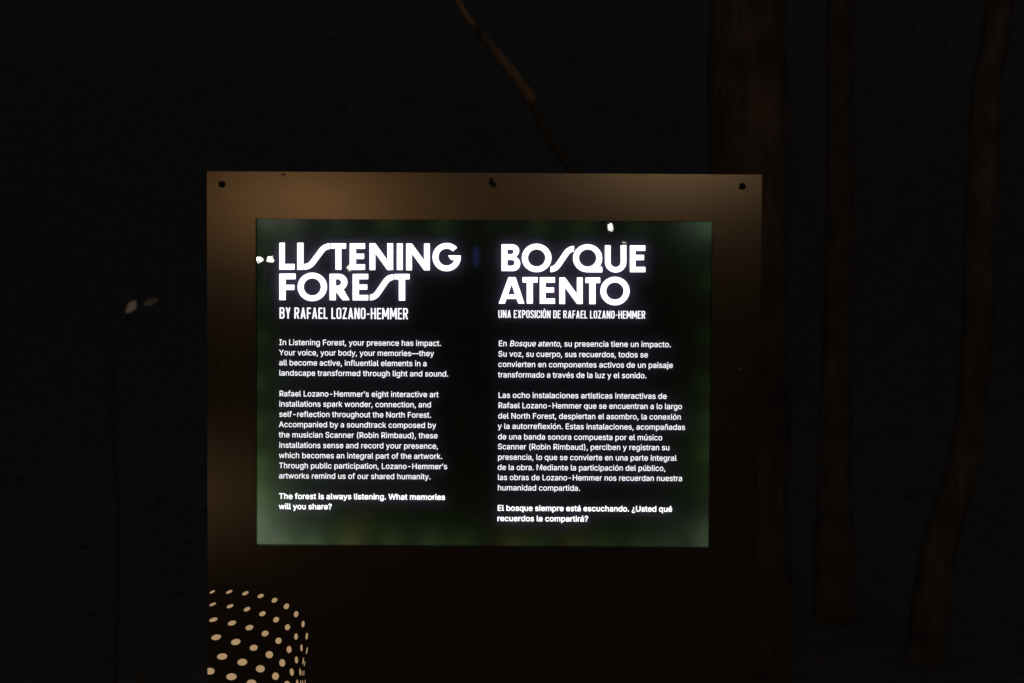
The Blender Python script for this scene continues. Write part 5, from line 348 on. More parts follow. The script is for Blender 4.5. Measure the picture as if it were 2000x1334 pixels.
def panel():
    """front plate with the display opening, edges slightly eased"""
    bm = bmesh.new()
    X = [PX0, DX0, DX1, PX1]; Z = [-ZC + 0.0, DZ0, DZ1, PZ1]
    T = 0.004
    F = [[bm.verts.new((x, 0, z + ZC)) for x in X] for z in Z]
    B = [[bm.verts.new((x, T, z + ZC)) for x in X] for z in Z]
    for j in range(3):
        for i in range(3):
            if i == 1 and j == 1: continue
            bm.faces.new((F[j][i], F[j][i+1], F[j+1][i+1], F[j+1][i]))
            bm.faces.new((B[j][i], B[j+1][i], B[j+1][i+1], B[j][i+1]))
    def wall(a, b): bm.faces.new((a[0], b[0], b[1], a[1]))
    for i in range(3):
        wall((F[0][i+1], B[0][i+1]), (F[0][i], B[0][i])); wall((F[3][i], B[3][i]), (F[3][i+1], B[3][i+1]))
        wall((F[i][0], B[i][0]), (F[i+1][0], B[i+1][0])); wall((F[i+1][3], B[i+1][3]), (F[i][3], B[i][3]))
    wall((F[1][1], B[1][1]), (F[1][2], B[1][2])); wall((F[2][2], B[2][2]), (F[2][1], B[2][1]))
    wall((F[2][1], B[2][1]), (F[1][1], B[1][1])); wall((F[1][2], B[1][2]), (F[2][2], B[2][2]))
    bmesh.ops.recalc_face_normals(bm, faces=bm.faces)
    ed = [e for e in bm.edges if e.calc_face_angle(0) > 0.5 and all(abs(v.co.y) < 1e-6 for v in e.verts)]
    bmesh.ops.bevel(bm, geom=ed, offset=0.0008, segments=2, affect='EDGES')
    return obj("panel", bm, PANEL, sign)
panel()

def housing():
    """closed cabinet behind the plate: four sides, a back, and a light-tight rim round the display"""
    bm = bmesh.new()
    z0, z1 = 0.0005, PZ1 + ZC - 0.0015
    box_bm(PX0+0.0015, PX0+0.004, 0.0045, 0.075, z0, z1, bm)
    box_bm(PX1-0.004, PX1-0.0015, 0.0045, 0.075, z0, z1, bm)
    box_bm(PX0+0.0045, PX1-0.0045, 0.0045, 0.075, z1-0.003, z1, bm)
    box_bm(PX0+0.0045, PX1-0.0045, 0.073, 0.0745, z0, z1-0.0035, bm)
    return obj("housing", bm, HOUSING, sign)
housing()

def light_box():
    bm = bmesh.new()
    a, b, c, d = DX0-0.006, DX1+0.006, DZ0-0.006+ZC, DZ1+0.006+ZC
    y0, y1 = 0.0108, 0.058
    box_bm(a-0.003, a, y0, y1, c-0.003, d+0.003, bm)
    box_bm(b, b+0.003, y0, y1, c-0.003, d+0.003, bm)
    box_bm(a+0.0002, b-0.0002, y0, y1, c-0.003, c, bm)
    box_bm(a+0.0002, b-0.0002, y0, y1, d, d+0.003, bm)
    box_bm(a-0.003, b+0.003, y1+0.0003, y1+0.003, c-0.003, d+0.003, bm)
    return obj("light_box", bm, INSIDE, sign)
light_box()

def quad_bm(x0, x1, z0, z1, y, n=1):
    bm = bmesh.new()
    bm.faces.new([bm.verts.new(p) for p in ((x0,y,z0),(x1,y,z0),(x1,y,z1),(x0,y,z1))])
    return bm
display = obj("display", quad_bm(DX0-0.0058, DX1+0.0058, DZ0-0.0058+ZC, DZ1+0.0058+ZC, 0.0104), FILM, sign)
cover = obj("cover_glass", quad_bm(DX0+0.0003, DX1-0.0003, DZ0+ZC+0.0003, DZ1+ZC-0.0003, 0.002), GLASS, sign)
# rim that closes the gap between plate and film
bm = bmesh.new()
a, b, c, d = DX0-0.0003, DX1+0.0003, DZ0-0.0003+ZC, DZ1+0.0003+ZC
box_bm(a-0.004, a, 0.0042, 0.0102, c-0.004, d+0.004, bm); box_bm(b, b+0.004, 0.0042, 0.0102, c-0.004, d+0.004, bm)
box_bm(a+0.0001, b-0.0001, 0.0042, 0.0102, c-0.004, c, bm); box_bm(a+0.0001, b-0.0001, 0.0042, 0.0102, d, d+0.004, bm)
obj("display_rim", bm, HOUSING, sign)

# edge lights inside the box (strips of the light box, brighter where the photograph shows the film glowing)
def led(x, z, w, col, depth=0.036, size=0.012):
    L = bpy.data.lights.new("edge_light", 'POINT')
    L.energy = w; L.color = col; L.shadow_soft_size = size
    o = bpy.data.objects.new("edge_light", L)
    o.location = (x, depth, z + ZC)
    link(o, sign)
GRN, TEAL, WHT, YEL = (0.58, 0.85, 0.44), (0.66, 0.88, 0.80), (0.86, 0.92, 0.90), (0.80, 0.8, 0.35)
UNIT = 0.0125
for x, z, w, c in (
    # left edge, bottom to top
    (-0.374, -0.262, 1.6, WHT), (-0.374, -0.225, 1.7, TEAL), (-0.374, -0.185, 1.3, (0.6,0.9,0.5)), (-0.374, -0.135, 0.9, GRN), (-0.374, -0.07, 0.45, GRN),
    (-0.374, 0.0, 0.36, GRN), (-0.374, 0.07, 0.24, GRN), (-0.374, 0.14, 0.18, GRN), (-0.374, 0.205, 0.2, GRN),
    # top edge
    (-0.355, 0.270, 0.9, WHT), (-0.315, 0.270, 0.6, WHT), (-0.24, 0.270, 0.35, TEAL), (-0.16, 0.270, 0.35, GRN), (-0.07, 0.270, 0.3, GRN), (0.02, 0.270, 0.12, GRN),
    (0.09, 0.270, 0.25, GRN), (0.16, 0.270, 0.3, GRN), (0.25, 0.270, 0.2, GRN), (0.33, 0.270, 0.3, TEAL), (0.370, 0.262, 0.8, TEAL),
    # right edge
    (0.374, 0.17, 0.15, GRN), (0.374, 0.08, 0.13, GRN), (0.374, 0.0, 0.18, GRN), (0.374, -0.06, 0.28, GRN), (0.374, -0.115, 0.42, GRN), (0.374, -0.17, 0.22, GRN), (0.374, -0.235, 0.5, TEAL), (0.370, -0.266, 0.75, WHT),
    # bottom edge, left to right
    (-0.33, -0.270, 1.3, WHT), (-0.28, -0.270, 1.1, TEAL), (-0.22, -0.270, 0.8, YEL), (-0.15, -0.270, 0.45, GRN), (-0.085, -0.270, 0.45, GRN), (-0.03, -0.270, 0.35, GRN),
    (0.05, -0.270, 0.4, YEL), (0.09, -0.270, 0.25, GRN), (0.15, -0.270, 0.35, YEL), (0.20, -0.270, 0.3, GRN), (0.26, -0.270, 0.35, GRN), (0.31, -0.270, 0.35, TEAL)):
    led(x, z, w*UNIT, c)
# the soft glow low on the left reaches well into the film
led(-0.33, -0.20, 0.2*UNIT, (0.6, 0.75, 0.3), 0.052, 0.02)
led(-0.20, -0.235, 0.16*UNIT, (0.6, 0.75, 0.3), 0.052, 0.02)

# ---- headlines
def headline(name, data):
    bm = bmesh.new()
    for g in data:
        fill_bm([[(r[i]*1e-5, r[i+1]*1e-5) for i in range(0, len(r), 2)] for r in g], 0.0100, bm)
    return obj(name, bm, LETTER, display)
headline("headline", HEAD_EN)
headline("headline", HEAD_ES)

# ---- running text
def text_block(name, bold, lines):
    bm = bmesh.new()
    sy = 0.0179
    for txt, x0, x1, zb in lines:
        plain = txt.replace("*", "")
        sx = (x1 - x0) / (sum(GLYPHS[c][0] for c in plain) / 1000)
        x, it = x0 - 0.00035, False
        for c in txt:
            if c == "*":
                it = not it; continue
            adv, polys = GLYPHS[c]
            rings = []
            for pl in polys:
                ring = [(x + sx*(pl[i] + (0.2*pl[i+1] if it else 0))/1000, zb + sy*pl[i+1]/1000) for i in range(0, len(pl), 2)]
                q = []
                for pt in ring:
                    if not q or math.hypot(pt[0]-q[-1][0], pt[1]-q[-1][1]) > 0.00012: q.append(pt)
                rings.append(grow(q, 0.00019 if bold else 0.00007))
            # separate overlapping pieces of a letter are filled one by one
            for grp in nest(rings): fill_bm(grp, 0.0100, bm)
            x += sx*adv/1000
    return obj(name, bm, LETTER if bold else BODY, display)

def area(r): return 0.5*sum(a[0]*b[1]-b[0]*a[1] for a, b in zip(r, r[1:]+r[:1]))
def inside(p, r):
    c = False
    for a, b in zip(r, r[1:]+r[:1]):
        if (a[1] > p[1]) != (b[1] > p[1]) and p[0] < (b[0]-a[0])*(p[1]-a[1])/(b[1]-a[1]) + a[0]: c = not c
    return c
def nest(rings):
    """outer outlines (clockwise in the font) each with the counter-wound holes that lie in them"""
    outs = [r for r in rings if area(r) < 0]; holes = [r for r in rings if area(r) > 0]
    if not outs: outs, holes = holes, []
    g = [[o] for o in outs]
    for h in holes:
        for k in g:
            if inside(h[0], k[0]): k.append(h); break
    return g
def grow(r, d):
    """thicken strokes: move every corner of the outline outward by d (font outlines run clockwise)"""
    n, out = len(r), []
    for i in range(n):
        p, a, b = r[i], r[i-1], r[(i+1) % n]
        e0 = (p[0]-a[0], p[1]-a[1]); e1 = (b[0]-p[0], b[1]-p[1])
        l0 = math.hypot(*e0) or 1; l1 = math.hypot(*e1) or 1
        n0 = (-e0[1]/l0, e0[0]/l0); n1 = (-e1[1]/l1, e1[0]/l1)
        k = 1 + n0[0]*n1[0] + n0[1]*n1[1]
        k = max(k, 0.5)
        out.append((p[0] + d*(n0[0]+n1[0])/k, p[1] + d*(n0[1]+n1[1])/k))
    return out
for nm, bold, ls in BLOCKS:
    text_block("closing_line" if bold else "paragraph", bold, ls)

# ---- bylines in narrow capitals, drawn as strokes on a unit-height cell
SW = 0.120
def arcp(cx, cy, rx, ry, a0, a1, n=6):
    return [(cx+rx*math.cos(math.radians(a0+(a1-a0)*i/n)), cy+ry*math.sin(math.radians(a0+(a1-a0)*i/n))) for i in range(n+1)]
h = SW/2
def CAPS():
    w = 0.40; r = 0.125; rb = w/2 - h
    X0, X1, Y0, Y1 = h, w-h, h, 1-h
    O = arcp(X1-r, Y1-r, r, r, 0, 90) + arcp(X0+r, Y1-r, r, r, 90, 180) + arcp(X0+r, Y0+r, r, r, 180, 270) + arcp(X1-r, Y0+r, r, r, 270, 360)
    bowl = lambda yt, yb, x=X1: [(X0, yt)] + arcp(x-r, yt-r, r, r, 90, 0) + arcp(x-r, yb+r, r, r, 0, -90) + [(X0, yb)]
    stem = [(X0, 0), (X0, 1)]
    Sx = arcp(X1-r, Y1-r, r, r, 0, 90) + arcp(X0+r, Y1-r, r, r, 90, 180) + [(X0, 0.66), (X0+0.04, 0.57), (X1-0.04, 0.43), (X1, 0.34)] + arcp(X1-r, Y0+r, r, r, 0, -90) + arcp(X0+r, Y0+r, r, r, -90, -180) + [(X0, 0.27)]
    Sx = [(X1, 0.73)] + Sx
    Cc = [(X1, 0.66)] + arcp(X1-r, Y1-r, r, r, 0, 90) + arcp(X0+r, Y1-r, r, r, 90, 180) + arcp(X0+r, Y0+r, r, r, 180, 270) + arcp(X1-r, Y0+r, r, r, 270, 360) + [(X1, 0.34)]
    return {
     "A": (0.44, [[(0.07, 0), (0.22, 1)], [(0.37, 0), (0.22, 1)], [(0.13, 0.27), (0.31, 0.27)]]),
     "B": (0.41, [stem, bowl(Y1, 0.53), bowl(0.51, Y0, X1+0.01)]),
     "C": (0.40, [Cc]), "D": (0.41, [stem, bowl(Y1, Y0)]),
     "E": (0.345, [stem, [(X0, Y1), (0.345, Y1)], [(X0, 0.51), (0.32, 0.51)], [(X0, Y0), (0.345, Y0)]]),
     "F": (0.335, [stem, [(X0, Y1), (0.335, Y1)], [(X0, 0.50), (0.31, 0.50)]]),
     "H": (0.42, [stem, [(0.42-h, 0), (0.42-h, 1)], [(X0, 0.51), (0.42-h, 0.51)]]),
     "I": (SW, [stem]), "L": (0.33, [stem, [(X0, Y0), (0.33, Y0)]]),
     "M": (0.56, [stem, [(0.56-h, 0), (0.56-h, 1)], [(0.085, 1), (0.28, 0.22)], [(0.475, 1), (0.28, 0.22)]]),
     "N": (0.43, [stem, [(0.43-h, 0), (0.43-h, 1)], [(0.08, 1), (0.35, 0)]]),
     "O": (0.40, [O + [O[0]]]), "P": (0.39, [stem, bowl(Y1, 0.45, X1-0.01)]),
     "R": (0.42, [stem, bowl(Y1, 0.50), [(0.20, 0.50), (0.345, 0)]]),
     "S": (0.40, [Sx]), "U": (0.41, [[(X0, 1)] + arcp(X0+r, Y0+r, r, r, 180, 270) + arcp(0.41-h-r, Y0+r, r, r, 270, 360) + [(0.41-h, 1)]]),
     "X": (0.42, [[(0.08, 0), (0.34, 1)], [(0.34, 0), (0.08, 1)]]),
     "Y": (0.41, [[(0.07, 1), (0.205, 0.42)], [(0.34, 1), (0.205, 0.42)], [(0.205, 0.45), (0.205, 0)]]),
     "Z": (0.38, [[(0.02, Y1), (0.37, Y1)], [(0.01, Y0), (0.37, Y0)], [(0.085, 0.08), (0.295, 0.92)]]),
     "-": (0.26, [[(0.03, 0.44), (0.23, 0.44)]]), " ": (0.14, []),
     "Ó": (0.40, [O + [O[0]], [(0.17, 1.07), (0.27, 1.22)]]),
    }
CAP = CAPS()
def byline(txt, x0, x1, zb, H):
    bm = bmesh.new()
    gap = 0.085
    total = sum(CAP[c][0] for c in txt) + gap*(len(txt)-1)
    sx = (x1-x0)/total
    x, k = 0.0, 0
    for c in txt:
        w, strokes = CAP[c]
        for st in strokes:
            y = 0.0100 - 0.00002*(k % 5); k += 1
            wd = h if c != "Ó" or len(st) > 2 else h*0.8
            pts = [(p[0], p[1]) for p in st]
            closed = len(pts) > 3 and pts[0] == pts[-1]
            if closed: pts = pts[:-1]
            n = len(pts); Lv, Rv = [], []
            for i in range(n):
                a = pts[i-1] if (i > 0 or closed) else pts[i]
                b = pts[(i+1) % n] if (i < n-1 or closed) else pts[i]
                dx, dy = b[0]-a[0], b[1]-a[1]; l = math.hypot(dx, dy) or 1
                nx, ny = -dy/l*wd, dx/l*wd
                if len(pts) == 2 and abs(dy) > abs(dx) and abs(dx) > 1e-6:   # slanted strokes end level
                    nx, ny = (-wd*l/abs(dy))*(1 if dy > 0 else -1), 0
                Lv.append((pts[i][0]+nx, pts[i][1]+ny)); Rv.append((pts[i][0]-nx, pts[i][1]-ny))
            P = lambda q: bm.verts.new((x0 + sx*(x+q[0]), y, ZC + zb + H*q[1]))
            A = [P(q) for q in Lv]; B = [P(q) for q in Rv]
            for i in range(n if closed else n-1):
                j = (i+1) % n
                bm.faces.new((B[i], B[j], A[j], A[i]))
        x += w + gap
    return obj("byline", bm, BODY, display)
for a in BYLINES: byline(*a)

# ---- flat dot pattern, cut off at the panel's edge
bm = bmesh.new()
for r in DOTS:
    vs = [bm.verts.new((r[i]*1e-5, -0.0003, r[i+1]*1e-5 + ZC)) for i in range(0, len(r), 2)]
    bm.faces.new(vs)
bmesh.ops.remove_doubles(bm, verts=bm.verts, dist=1e-6)
bmesh.ops.recalc_face_normals(bm, faces=bm.faces)
obj("dot_pattern", bm, DOTM, sign)

# ---- fixings
FRONT = Matrix.Rotation(math.radians(90), 4, 'X')        # lathe axis z -> out of the plate (-y)
def bolt(x, z, r=0.0043):
    prof = [(r*1.28, 0.0), (r*1.28, 0.0009), (r, 0.0013), (r*0.98, 0.0028), (r*0.75, 0.0042), (r*0.46, 0.0046), (r*0.42, 0.0022)]
    o = obj("bolt", lathe_bm(prof, 20), BOLT, sign, True, None)
    o.matrix_local = Matrix.Translation((x, -0.00005, z + ZC)) @ FRONT
    return o
bolt(-0.4255, 0.3218)
bolt(0.4182, 0.3237)
# middle fixing: a bent, chipped hook end in a dented patch of the plate
bm = bmesh.new()
x, z = 0.0131, 0.3268 + ZC
tube_bm([(x-0.002, -0.0002, z+0.004), (x-0.002, -0.007, z+0.004), (x-0.0015, -0.010, z+0.001), (x+0.0015, -0.010, z-0.0035), (x+0.004, -0.006, z-0.0055)], [0.0032, 0.0030, 0.0030, 0.0026, 0.0018], 10, 0.1, 3, bm, 3)
tube_bm([(x-0.004, -0.003, z-0.001), (x+0.005, -0.004, z-0.002)], [0.0022, 0.0018], 8, 0, 0, bm)
obj("hook", bm, BOLT, sign, True)
bm = bmesh.new()
for k, (dx, dz, rr) in enumerate(((-0.011, 0.004, 0.0055), (0.001, 0.0105, 0.0045))):
    ring = [bm.verts.new((x+dx + rr*math.cos(u)*(1+0.3*noise.noise(Vector((u*2, k, 0)))), -0.0004, z+dz + 0.8*rr*math.sin(u)*(1+0.3*noise.noise(Vector((u*2, k, 5)))))) for u in [2*math.pi*i/14 for i in range(14)]]
    c = bm.verts.new((x+dx, -0.0011, z+dz))
    for i in range(14): bm.faces.new((ring[i], ring[(i+1) % 14], c))
bmesh.ops.recalc_face_normals(bm, faces=bm.faces)
obj("scraped_patch", bm, DENT, sign, True)
bm = bmesh.new()
box_bm(-0.3295, -0.3235, -0.0016, -0.0002, 0.3368+ZC, 0.3384+ZC, bm)
box_bm(-0.3275, -0.3225, -0.0024, -0.0017, 0.3384+ZC, 0.3394+ZC, bm)
bmesh.ops.bevel(bm, geom=bm.edges[:], offset=0.0003, segments=1, affect='EDGES')
obj("clip", bm, BOLT, sign)

# dust and tiny chips caught on the glass and the plate
rnd = random.Random(12)
bm = bmesh.new()
spots = [(-0.150, 0.265, 0.0007), (-0.181, 0.2545, 0.0010), (0.4195, 0.0277, 0.0012), (-0.4255, 0.0335, 0.0009), (-0.366, -0.1055, 0.0006), (-0.184, -0.2165, 0.0006), (0.3145, -0.2325, 0.0010), (0.3245, -0.104, 0.0008)]
spots += [(rnd.uniform(-0.44, 0.44), rnd.uniform(-0.44, 0.335), rnd.uniform(0.0002, 0.0005)) for _ in range(70)]
for x, z, r in spots:
    y = 0.0012 if (DX0 < x < DX1 and DZ0 < z < DZ1) else -0.0006
    n = rnd.randint(5, 7); st = rnd.uniform(0.6, 1.8)
    ring = [(x + r*st*math.cos(2*math.pi*k/n)*rnd.uniform(0.6, 1.2), z + r/st*math.sin(2*math.pi*k/n)*rnd.uniform(0.6, 1.2)) for k in range(n)]
    lo = [bm.verts.new((a, y, b + ZC)) for a, b in ring]; tip = bm.verts.new((x, y - r*0.4, z + ZC))
    for k in range(n): bm.faces.new((lo[k], lo[(k+1) % n], tip))
dust = obj("dust", bm, DUST, sign); tag(dust, kind="stuff")

# ------------------------------------------------------------------ trees
def leaves_bm(centres, n, spread, size, seed, bm=None):
    bm = bm or bmesh.new()
    rnd = random.Random(seed)
    for _ in range(n):
        c = rnd.choice(centres)
        p = Vector(c) + Vector((rnd.gauss(0, spread), rnd.gauss(0, spread), rnd.gauss(0, spread*0.6)))
        a = Vector((rnd.uniform(-1, 1), rnd.uniform(-1, 1), rnd.uniform(-0.7, 0.4))).normalized()
        b = a.cross(Vector((rnd.uniform(-1, 1), rnd.uniform(-1, 1), 1))).normalized()
        s = size*rnd.uniform(0.6, 1.4)
        bm.faces.new([bm.verts.new(q) for q in (p, p + a*s*0.5 + b*s*0.3, p + a*s, p + a*s*0.5 - b*s*0.3)])
    return bm

def tree(path, radii, label, seed, bark=BARK, crown_h=3.0, n=2200, group="trees behind the sign"):
    base = Vector(path[0])
    t = empty("tree", base)
    tag(t, label, "tree", group)
    rel = [tuple(Vector(p) - base) for p in path]
    obj("trunk", tube_bm(rel, radii, 28, 0.16, seed, None, 10), bark, t, True)
    rnd = random.Random(seed)
    top = Vector(rel[-1]); cs = []
    br = bmesh.new()
    for k in range(8):
        f = 0.85 + 0.14*k/7
        i = f*(len(rel)-1); a = int(i); u = i - a
        s = Vector(rel[a]).lerp(Vector(rel[min(a+1, len(rel)-1)]), u)
        ang = k*2.4 + seed; L = crown_h*rnd.uniform(0.45, 0.8)
        e = s + Vector((math.cos(ang)*L, math.sin(ang)*L, L*rnd.uniform(0.3, 0.9)))
        m = s.lerp(e, 0.5) + Vector((0, 0, -0.08*L))
        r0 = radii[-1]*0.8
        tube_bm([s, m, e], [r0, r0*0.6, r0*0.2], 7, 0.1, seed+k, br, 4)
        cs += [tuple(e), tuple(m.lerp(e, 0.5)), tuple(e + Vector((rnd.uniform(-.5, .5), rnd.uniform(-.5, .5), .3)))]
    obj("limbs", br, bark, t, True)
    obj("crown", leaves_bm(cs, n, crown_h*0.16, 0.11, seed), LEAF, t)
    return t

tree([(0.74, 1.255, -0.05), (0.737, 1.26, 0.4), (0.733, 1.282, 1.44), (0.728, 1.306, 2.33), (0.70, 1.33, 4.2), (0.74, 1.36, 6.5)], [0.150, 0.122, 0.112, 0.108, 0.095, 0.06],
     "thick straight tree trunk directly behind the right edge of the sign", 11)
tree([(1.552, 2.95, -0.2), (1.540, 2.957, 0.51), (1.545, 2.975, 1.20), (1.556, 2.99, 1.9), (1.552, 3.02, 2.877), (1.60, 3.05, 4.5), (1.55, 3.1, 6.2)], [0.10, 0.078, 0.066, 0.062, 0.058, 0.052, 0.035],
     "slim upright tree between the thick trunk and the leaning one", 23)
tree([(1.74, 2.44, -0.12), (1.763, 2.445, 0.085), (1.803, 2.454, 0.40), (1.855, 2.459, 0.61), (1.923, 2.467, 0.887), (1.956, 2.476, 1.245), (1.986, 2.503, 2.26), (2.042, 2.516, 2.72), (2.10, 2.55, 4.2), (2.05, 2.6, 5.6)], [0.09, 0.075, 0.068, 0.064, 0.062, 0.060, 0.056, 0.054, 0.045, 0.03],
     "slim crooked tree leaning out to the right, farthest right of the trunks", 37)

# bent sapling that comes up behind the sign and leans over to the left
base = Vector((0.70, 1.46, -0.02))
t = empty("tree", base)
tag(t, "thin bent sapling arching up to the left above the sign", "tree", "trees behind the sign")
pts = [(0.70, 1.46, -0.02), (0.62, 1.47, 0.6), (0.47, 1.48, 1.35), (0.332, 1.489, 1.726), (0.203, 1.494, 1.90), (0.142, 1.497, 1.995), (0.105, 1.499, 2.082)]
obj("trunk", tube_bm([tuple(Vector(p)-base) for p in pts], [0.022, 0.020, 0.018, 0.016, 0.014, 0.0135, 0.013], 14, 0.22, 5, None, 6), FAR_BARK, t, True)
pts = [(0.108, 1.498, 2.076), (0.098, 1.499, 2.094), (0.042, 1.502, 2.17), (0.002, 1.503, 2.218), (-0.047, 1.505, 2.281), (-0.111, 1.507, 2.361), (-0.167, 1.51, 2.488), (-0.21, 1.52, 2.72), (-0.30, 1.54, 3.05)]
o = obj("lit_top", tube_bm([tuple(Vector(p)-base) for p in pts], [0.0145, 0.0185, 0.0165, 0.0145, 0.012, 0.009, 0.007, 0.006, 0.004], 14, 0.25, 5, None, 8), LIT_BARK, t, True)  # upper stem coloured paler to paint in the light falling there
o["label"] = "top of the stem, a spot of light painted into its pale colour"
cs = [tuple(Vector(p)-base) for p in ((-0.32, 1.55, 3.1), (-0.22, 1.5, 2.9), (-0.45, 1.6, 3.2), (-0.1, 1.7, 3.1))]
obj("crown", leaves_bm(cs, 90, 0.16, 0.07, 8), LEAF, t)

# small sapling on the left with two pale leaves that catch the light
def leaf_bm(c, a, b, L, W, curl):
    bm = bmesh.new(); a = Vector(a).normalized(); b = Vector(b).normalized(); nrm = a.cross(b).normalized(); rows = []
    for i in range(9):
        u = i/8; w = W*math.sin(math.pi*min(1, u*0.96+0.04))**0.8*(1-0.25*u)
        mid = Vector(c) + a*L*u + nrm*curl*L*(u-0.5)**2
        rows.append([bm.verts.new(mid + b*w*s + nrm*(0.25*w*abs(s))) for s in (-1, -0.5, 0, 0.5, 1)])
    for r0, r1 in zip(rows, rows[1:]):
        for k in range(4): bm.faces.new((r0[k], r0[k+1], r1[k+1], r1[k]))
    return bm
base = Vector((-1.42, 2.03, -0.02))
t = empty("sapling", base)
tag(t, "small dark sapling with a pale dry leaf and a grey one left of the sign", "sapling")
obj("trunk", tube_bm([(0, 0, 0), (0.02, 0, 0.6), (0.0, -0.01, 1.1), (0.06, -0.03, 1.40), (0.12, -0.03, 1.52)], [0.009, 0.007, 0.006, 0.004, 0.002], 8, 0.1, 2, None, 5), FAR_BARK, t, True)
br = bmesh.new()
tube_bm([(0.04, -0.02, 1.36), (0.09, -0.04, 1.46), (0.16, -0.045, 1.487)], [0.004, 0.003, 0.0015], 6, 0, 0, br, 4)
tube_bm([(0.01, 0.0, 1.2), (-0.14, 0.05, 1.45), (-0.25, 0.1, 1.7)], [0.003, 0.0025, 0.001], 6, 0, 0, br, 4)
obj("twigs", br, FAR_BARK, t, True)
o = obj("leaf", leaf_bm((0.108, -0.05, 1.475), (-0.55, -0.12, -0.75), (0.62, 0.1, -0.5), 0.056, 0.0165, 0.5), PALE_LEAF, t, True)
o["label"] = "pale dry leaf"
o = obj("leaf", leaf_bm((0.135, -0.045, 1.464), (0.85, -0.1, 0.32), (-0.25, -0.15, 0.75), 0.062, 0.014, 0.4), GREY_LEAF, t, True)
o["label"] = "grey-green leaf"

# ------------------------------------------------------------------ far woods and undergrowth
rnd = random.Random(4)
bm = bmesh.new(); bm = bmesh.new(); cs = []
for k in range(40):
    ang = rnd.uniform(-0.35, math.pi+0.35); d = rnd.uniform(13.0, 18)
    x, y = math.cos(ang)*d, math.sin(ang)*d
    if abs(x) < 0.75*(y + 1.6): continue
    hh = rnd.uniform(6, 10); r = rnd.uniform(0.07, 0.2); lx = rnd.uniform(-0.6, 0.6)
    tube_bm([(x, y, -0.2), (x+lx*0.3, y, hh*0.4), (x+lx, y+0.2, hh)], [r*1.2, r*0.9, r*0.3], 8, 0.1, k, bm, 3)
    for _ in range(4): cs.append((x+lx+rnd.gauss(0, 1.1), y+rnd.gauss(0, 1.1), hh*rnd.uniform(0.5, 1.05)))
for k in range(420):                                   # thick understorey that closes the view
    ang = rnd.uniform(-0.4, math.pi+0.4); d = rnd.uniform(11, 19)
    cs.append((math.cos(ang)*d, math.sin(ang)*d, rnd.uniform(0.2, 7.5)))
nt_ = len(bm.faces)
leaves_bm(cs, 30000, 1.3, 0.055, 6, bm)
for i, f in enumerate(bm.faces): f.material_index = 0 if i < nt_ else 1
woods = obj("distant_woods", bm, [FAR_BARK, FAR_LEAF]); tag(woods, kind="stuff")
cs = []
while len(cs) < 260:
    x, y = rnd.uniform(-8, 8), rnd.uniform(0.5, 11)
    if abs(x) < 0.7 and y < 1.0: continue
    cs.append((x, y, 0.02))
bm = leaves_bm(cs, 3200, 0.25, 0.07, 9)
for v in bm.verts: v.co.z = 0.01 + abs(v.co.z)*0.55
litter = obj("undergrowth", bm, LITTER); tag(litter, kind="stuff")

# ------------------------------------------------------------------ lamps along the path behind the viewer (they mirror in the glass and light the plate)
WARM = (1.0, 0.60, 0.28)
def ellipsoid_bm(rx, ry, rz):
    bm = bmesh.new(); bmesh.ops.create_uvsphere(bm, u_segments=20, v_segments=12, radius=1)
    for v in bm.verts: v.co = Vector((v.co.x*rx, v.co.y*ry, v.co.z*rz))
    return bm
LAMP_WHITE = mat_emit("lit_white_bulb", (1.0, 0.98, 0.86), 65.0)
LAMP_SMALL = mat_emit("lit_small_bulb", (1.0, 0.95, 0.72), 34.0)
LAMP_BLUE = mat_emit("lit_blue_tube", (0.14, 0.22, 1.0), 0.5)
LAMP_PURPLE = mat_emit("lit_purple_tube", (0.55, 0.12, 0.5), 0.7)
def lamp(name, x, y, z, label, heads, mat, group=None, arm=0.0):
    t = empty(name, (x, y, 0)); tag(t, label, "lamp", group)
    zt = z - 0.07
    obj("post", lathe_bm([(0.06, 0), (0.06, 0.015), (0.028, 0.03), (0.022, 0.3), (0.02, zt)], 14), POST, t, True)
    if arm: obj("crossbar", box_bm(-arm, arm, -0.012, 0.012, zt-0.02, zt-0.001), POST, t)
    for dx, rx, rz in heads:
        obj("socket", lathe_bm([(0.016, zt), (0.02, zt+0.02), (0.014, z-rz*0.7)], 12), POST, t, True, (dx, 0, 0))
        obj("bulb", ellipsoid_bm(rx, rx, rz), mat, t, True, (dx, 0, z))
    return t
LG = "path lamps facing the sign"
lamp("path_lamp", -2.339, -8.0, 1.933, "lamp post with two white bulbs mirrored at the left edge of the display", [(-0.052, 0.022, 0.019), (0.050, 0.026, 0.020)], LAMP_WHITE, LG, 0.06)
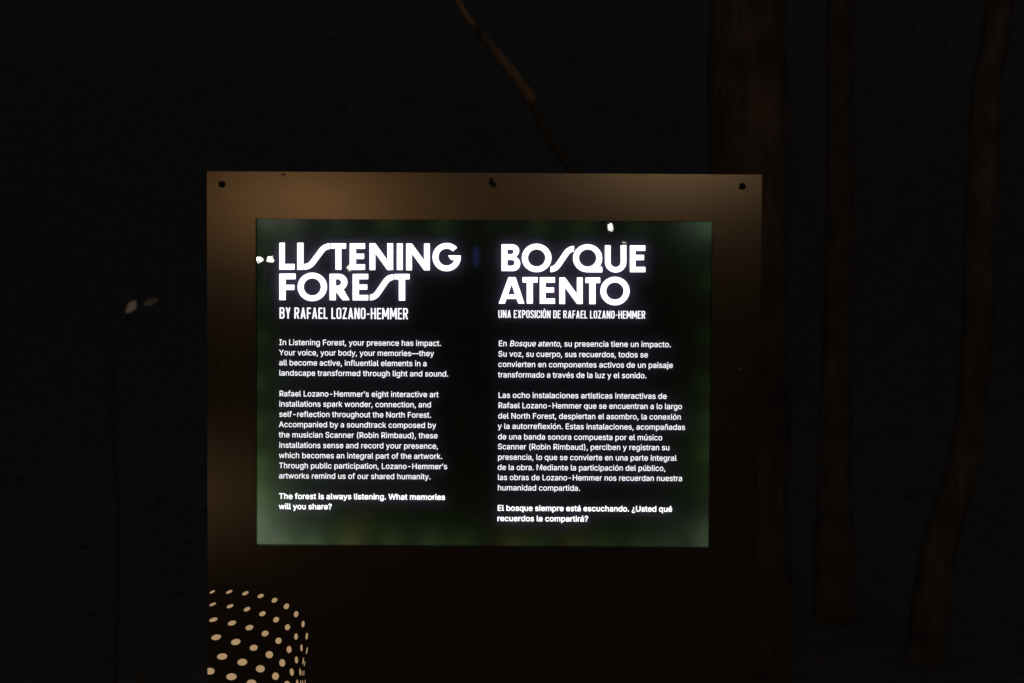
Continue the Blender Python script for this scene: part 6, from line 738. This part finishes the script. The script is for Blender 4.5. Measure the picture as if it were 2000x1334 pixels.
lamp("path_lamp", 1.089, -9.0, 2.347, "lamp post with one tall oval bulb mirrored high on the display", [(0, 0.015, 0.034)], LAMP_WHITE, LG)
lamp("path_lamp", -1.354, -7.0, 1.811, "lamp post with a small yellowish bulb mirrored between the headline letters", [(0, 0.022, 0.021)], LAMP_SMALL, LG)
lamp("path_lamp", 1.238, -9.0, 2.183, "lamp post with a tiny bulb mirrored above the Spanish headline", [(0, 0.014, 0.005)], LAMP_SMALL, LG)
lamp("glow_lamp", -0.373, -10.0, 2.078, "dim blue tube lamp mirrored right of the English headline", [(0, 0.04, 0.13)], LAMP_BLUE, LG)
lamp("glow_lamp", 0.501, -9.0, 1.634, "dim purple tube lamp mirrored in the second Spanish headline line", [(0, 0.04, 0.03)], LAMP_PURPLE, LG)

def flood(x, y, z, aim, watts, col, size, label, cone=70, blend=0.6, rad=0.06):
    t = empty("flood_lamp", (x, y, 0)); tag(t, label, "lamp", "flood lamps behind the viewer")
    obj("post", lathe_bm([(0.07, 0), (0.07, 0.02), (0.03, 0.04), (0.025, max(0.06, z-0.1))], 14), POST, t, True)
    d = (Vector(aim) - Vector((x, y, z))).normalized()
    q = d.to_track_quat('-Z', 'Y')
    M = Matrix.Translation((0, 0, z)) @ q.to_matrix().to_4x4()
    hd = obj("lamp_head", lathe_bm([(0.03, 0.14), (0.075, 0.12), (0.09, 0.03), (0.095, 0.012)], 20), POST, t, True)
    hd.matrix_local = M
    L = bpy.data.lights.new("flood_light", 'SPOT')
    L.energy = watts; L.color = col; L.spot_size = math.radians(cone); L.spot_blend = blend; L.shadow_soft_size = rad
    o = bpy.data.objects.new("flood_light", L); link(o, t)
    o.matrix_local = M
    return t
flood(-1.521, -6.0, 2.263, (0.2, 1.0, 1.5), 50, WARM, 0.1, "warm flood lamp on a post that lights the upper left of the plate")
flood(1.45, -7.0, 2.88, (0.8, 1.5, 1.5), 74, (1.0, 0.70, 0.44), 0.1, "warm flood lamp on a tall post that lights the upper right of the plate")
flood(-2.238, -5.0, 0.20, (-0.4, 0.0, 0.9), 9, (1.0, 0.66, 0.38), 0.1, "low warm flood lamp near the ground left of the path")
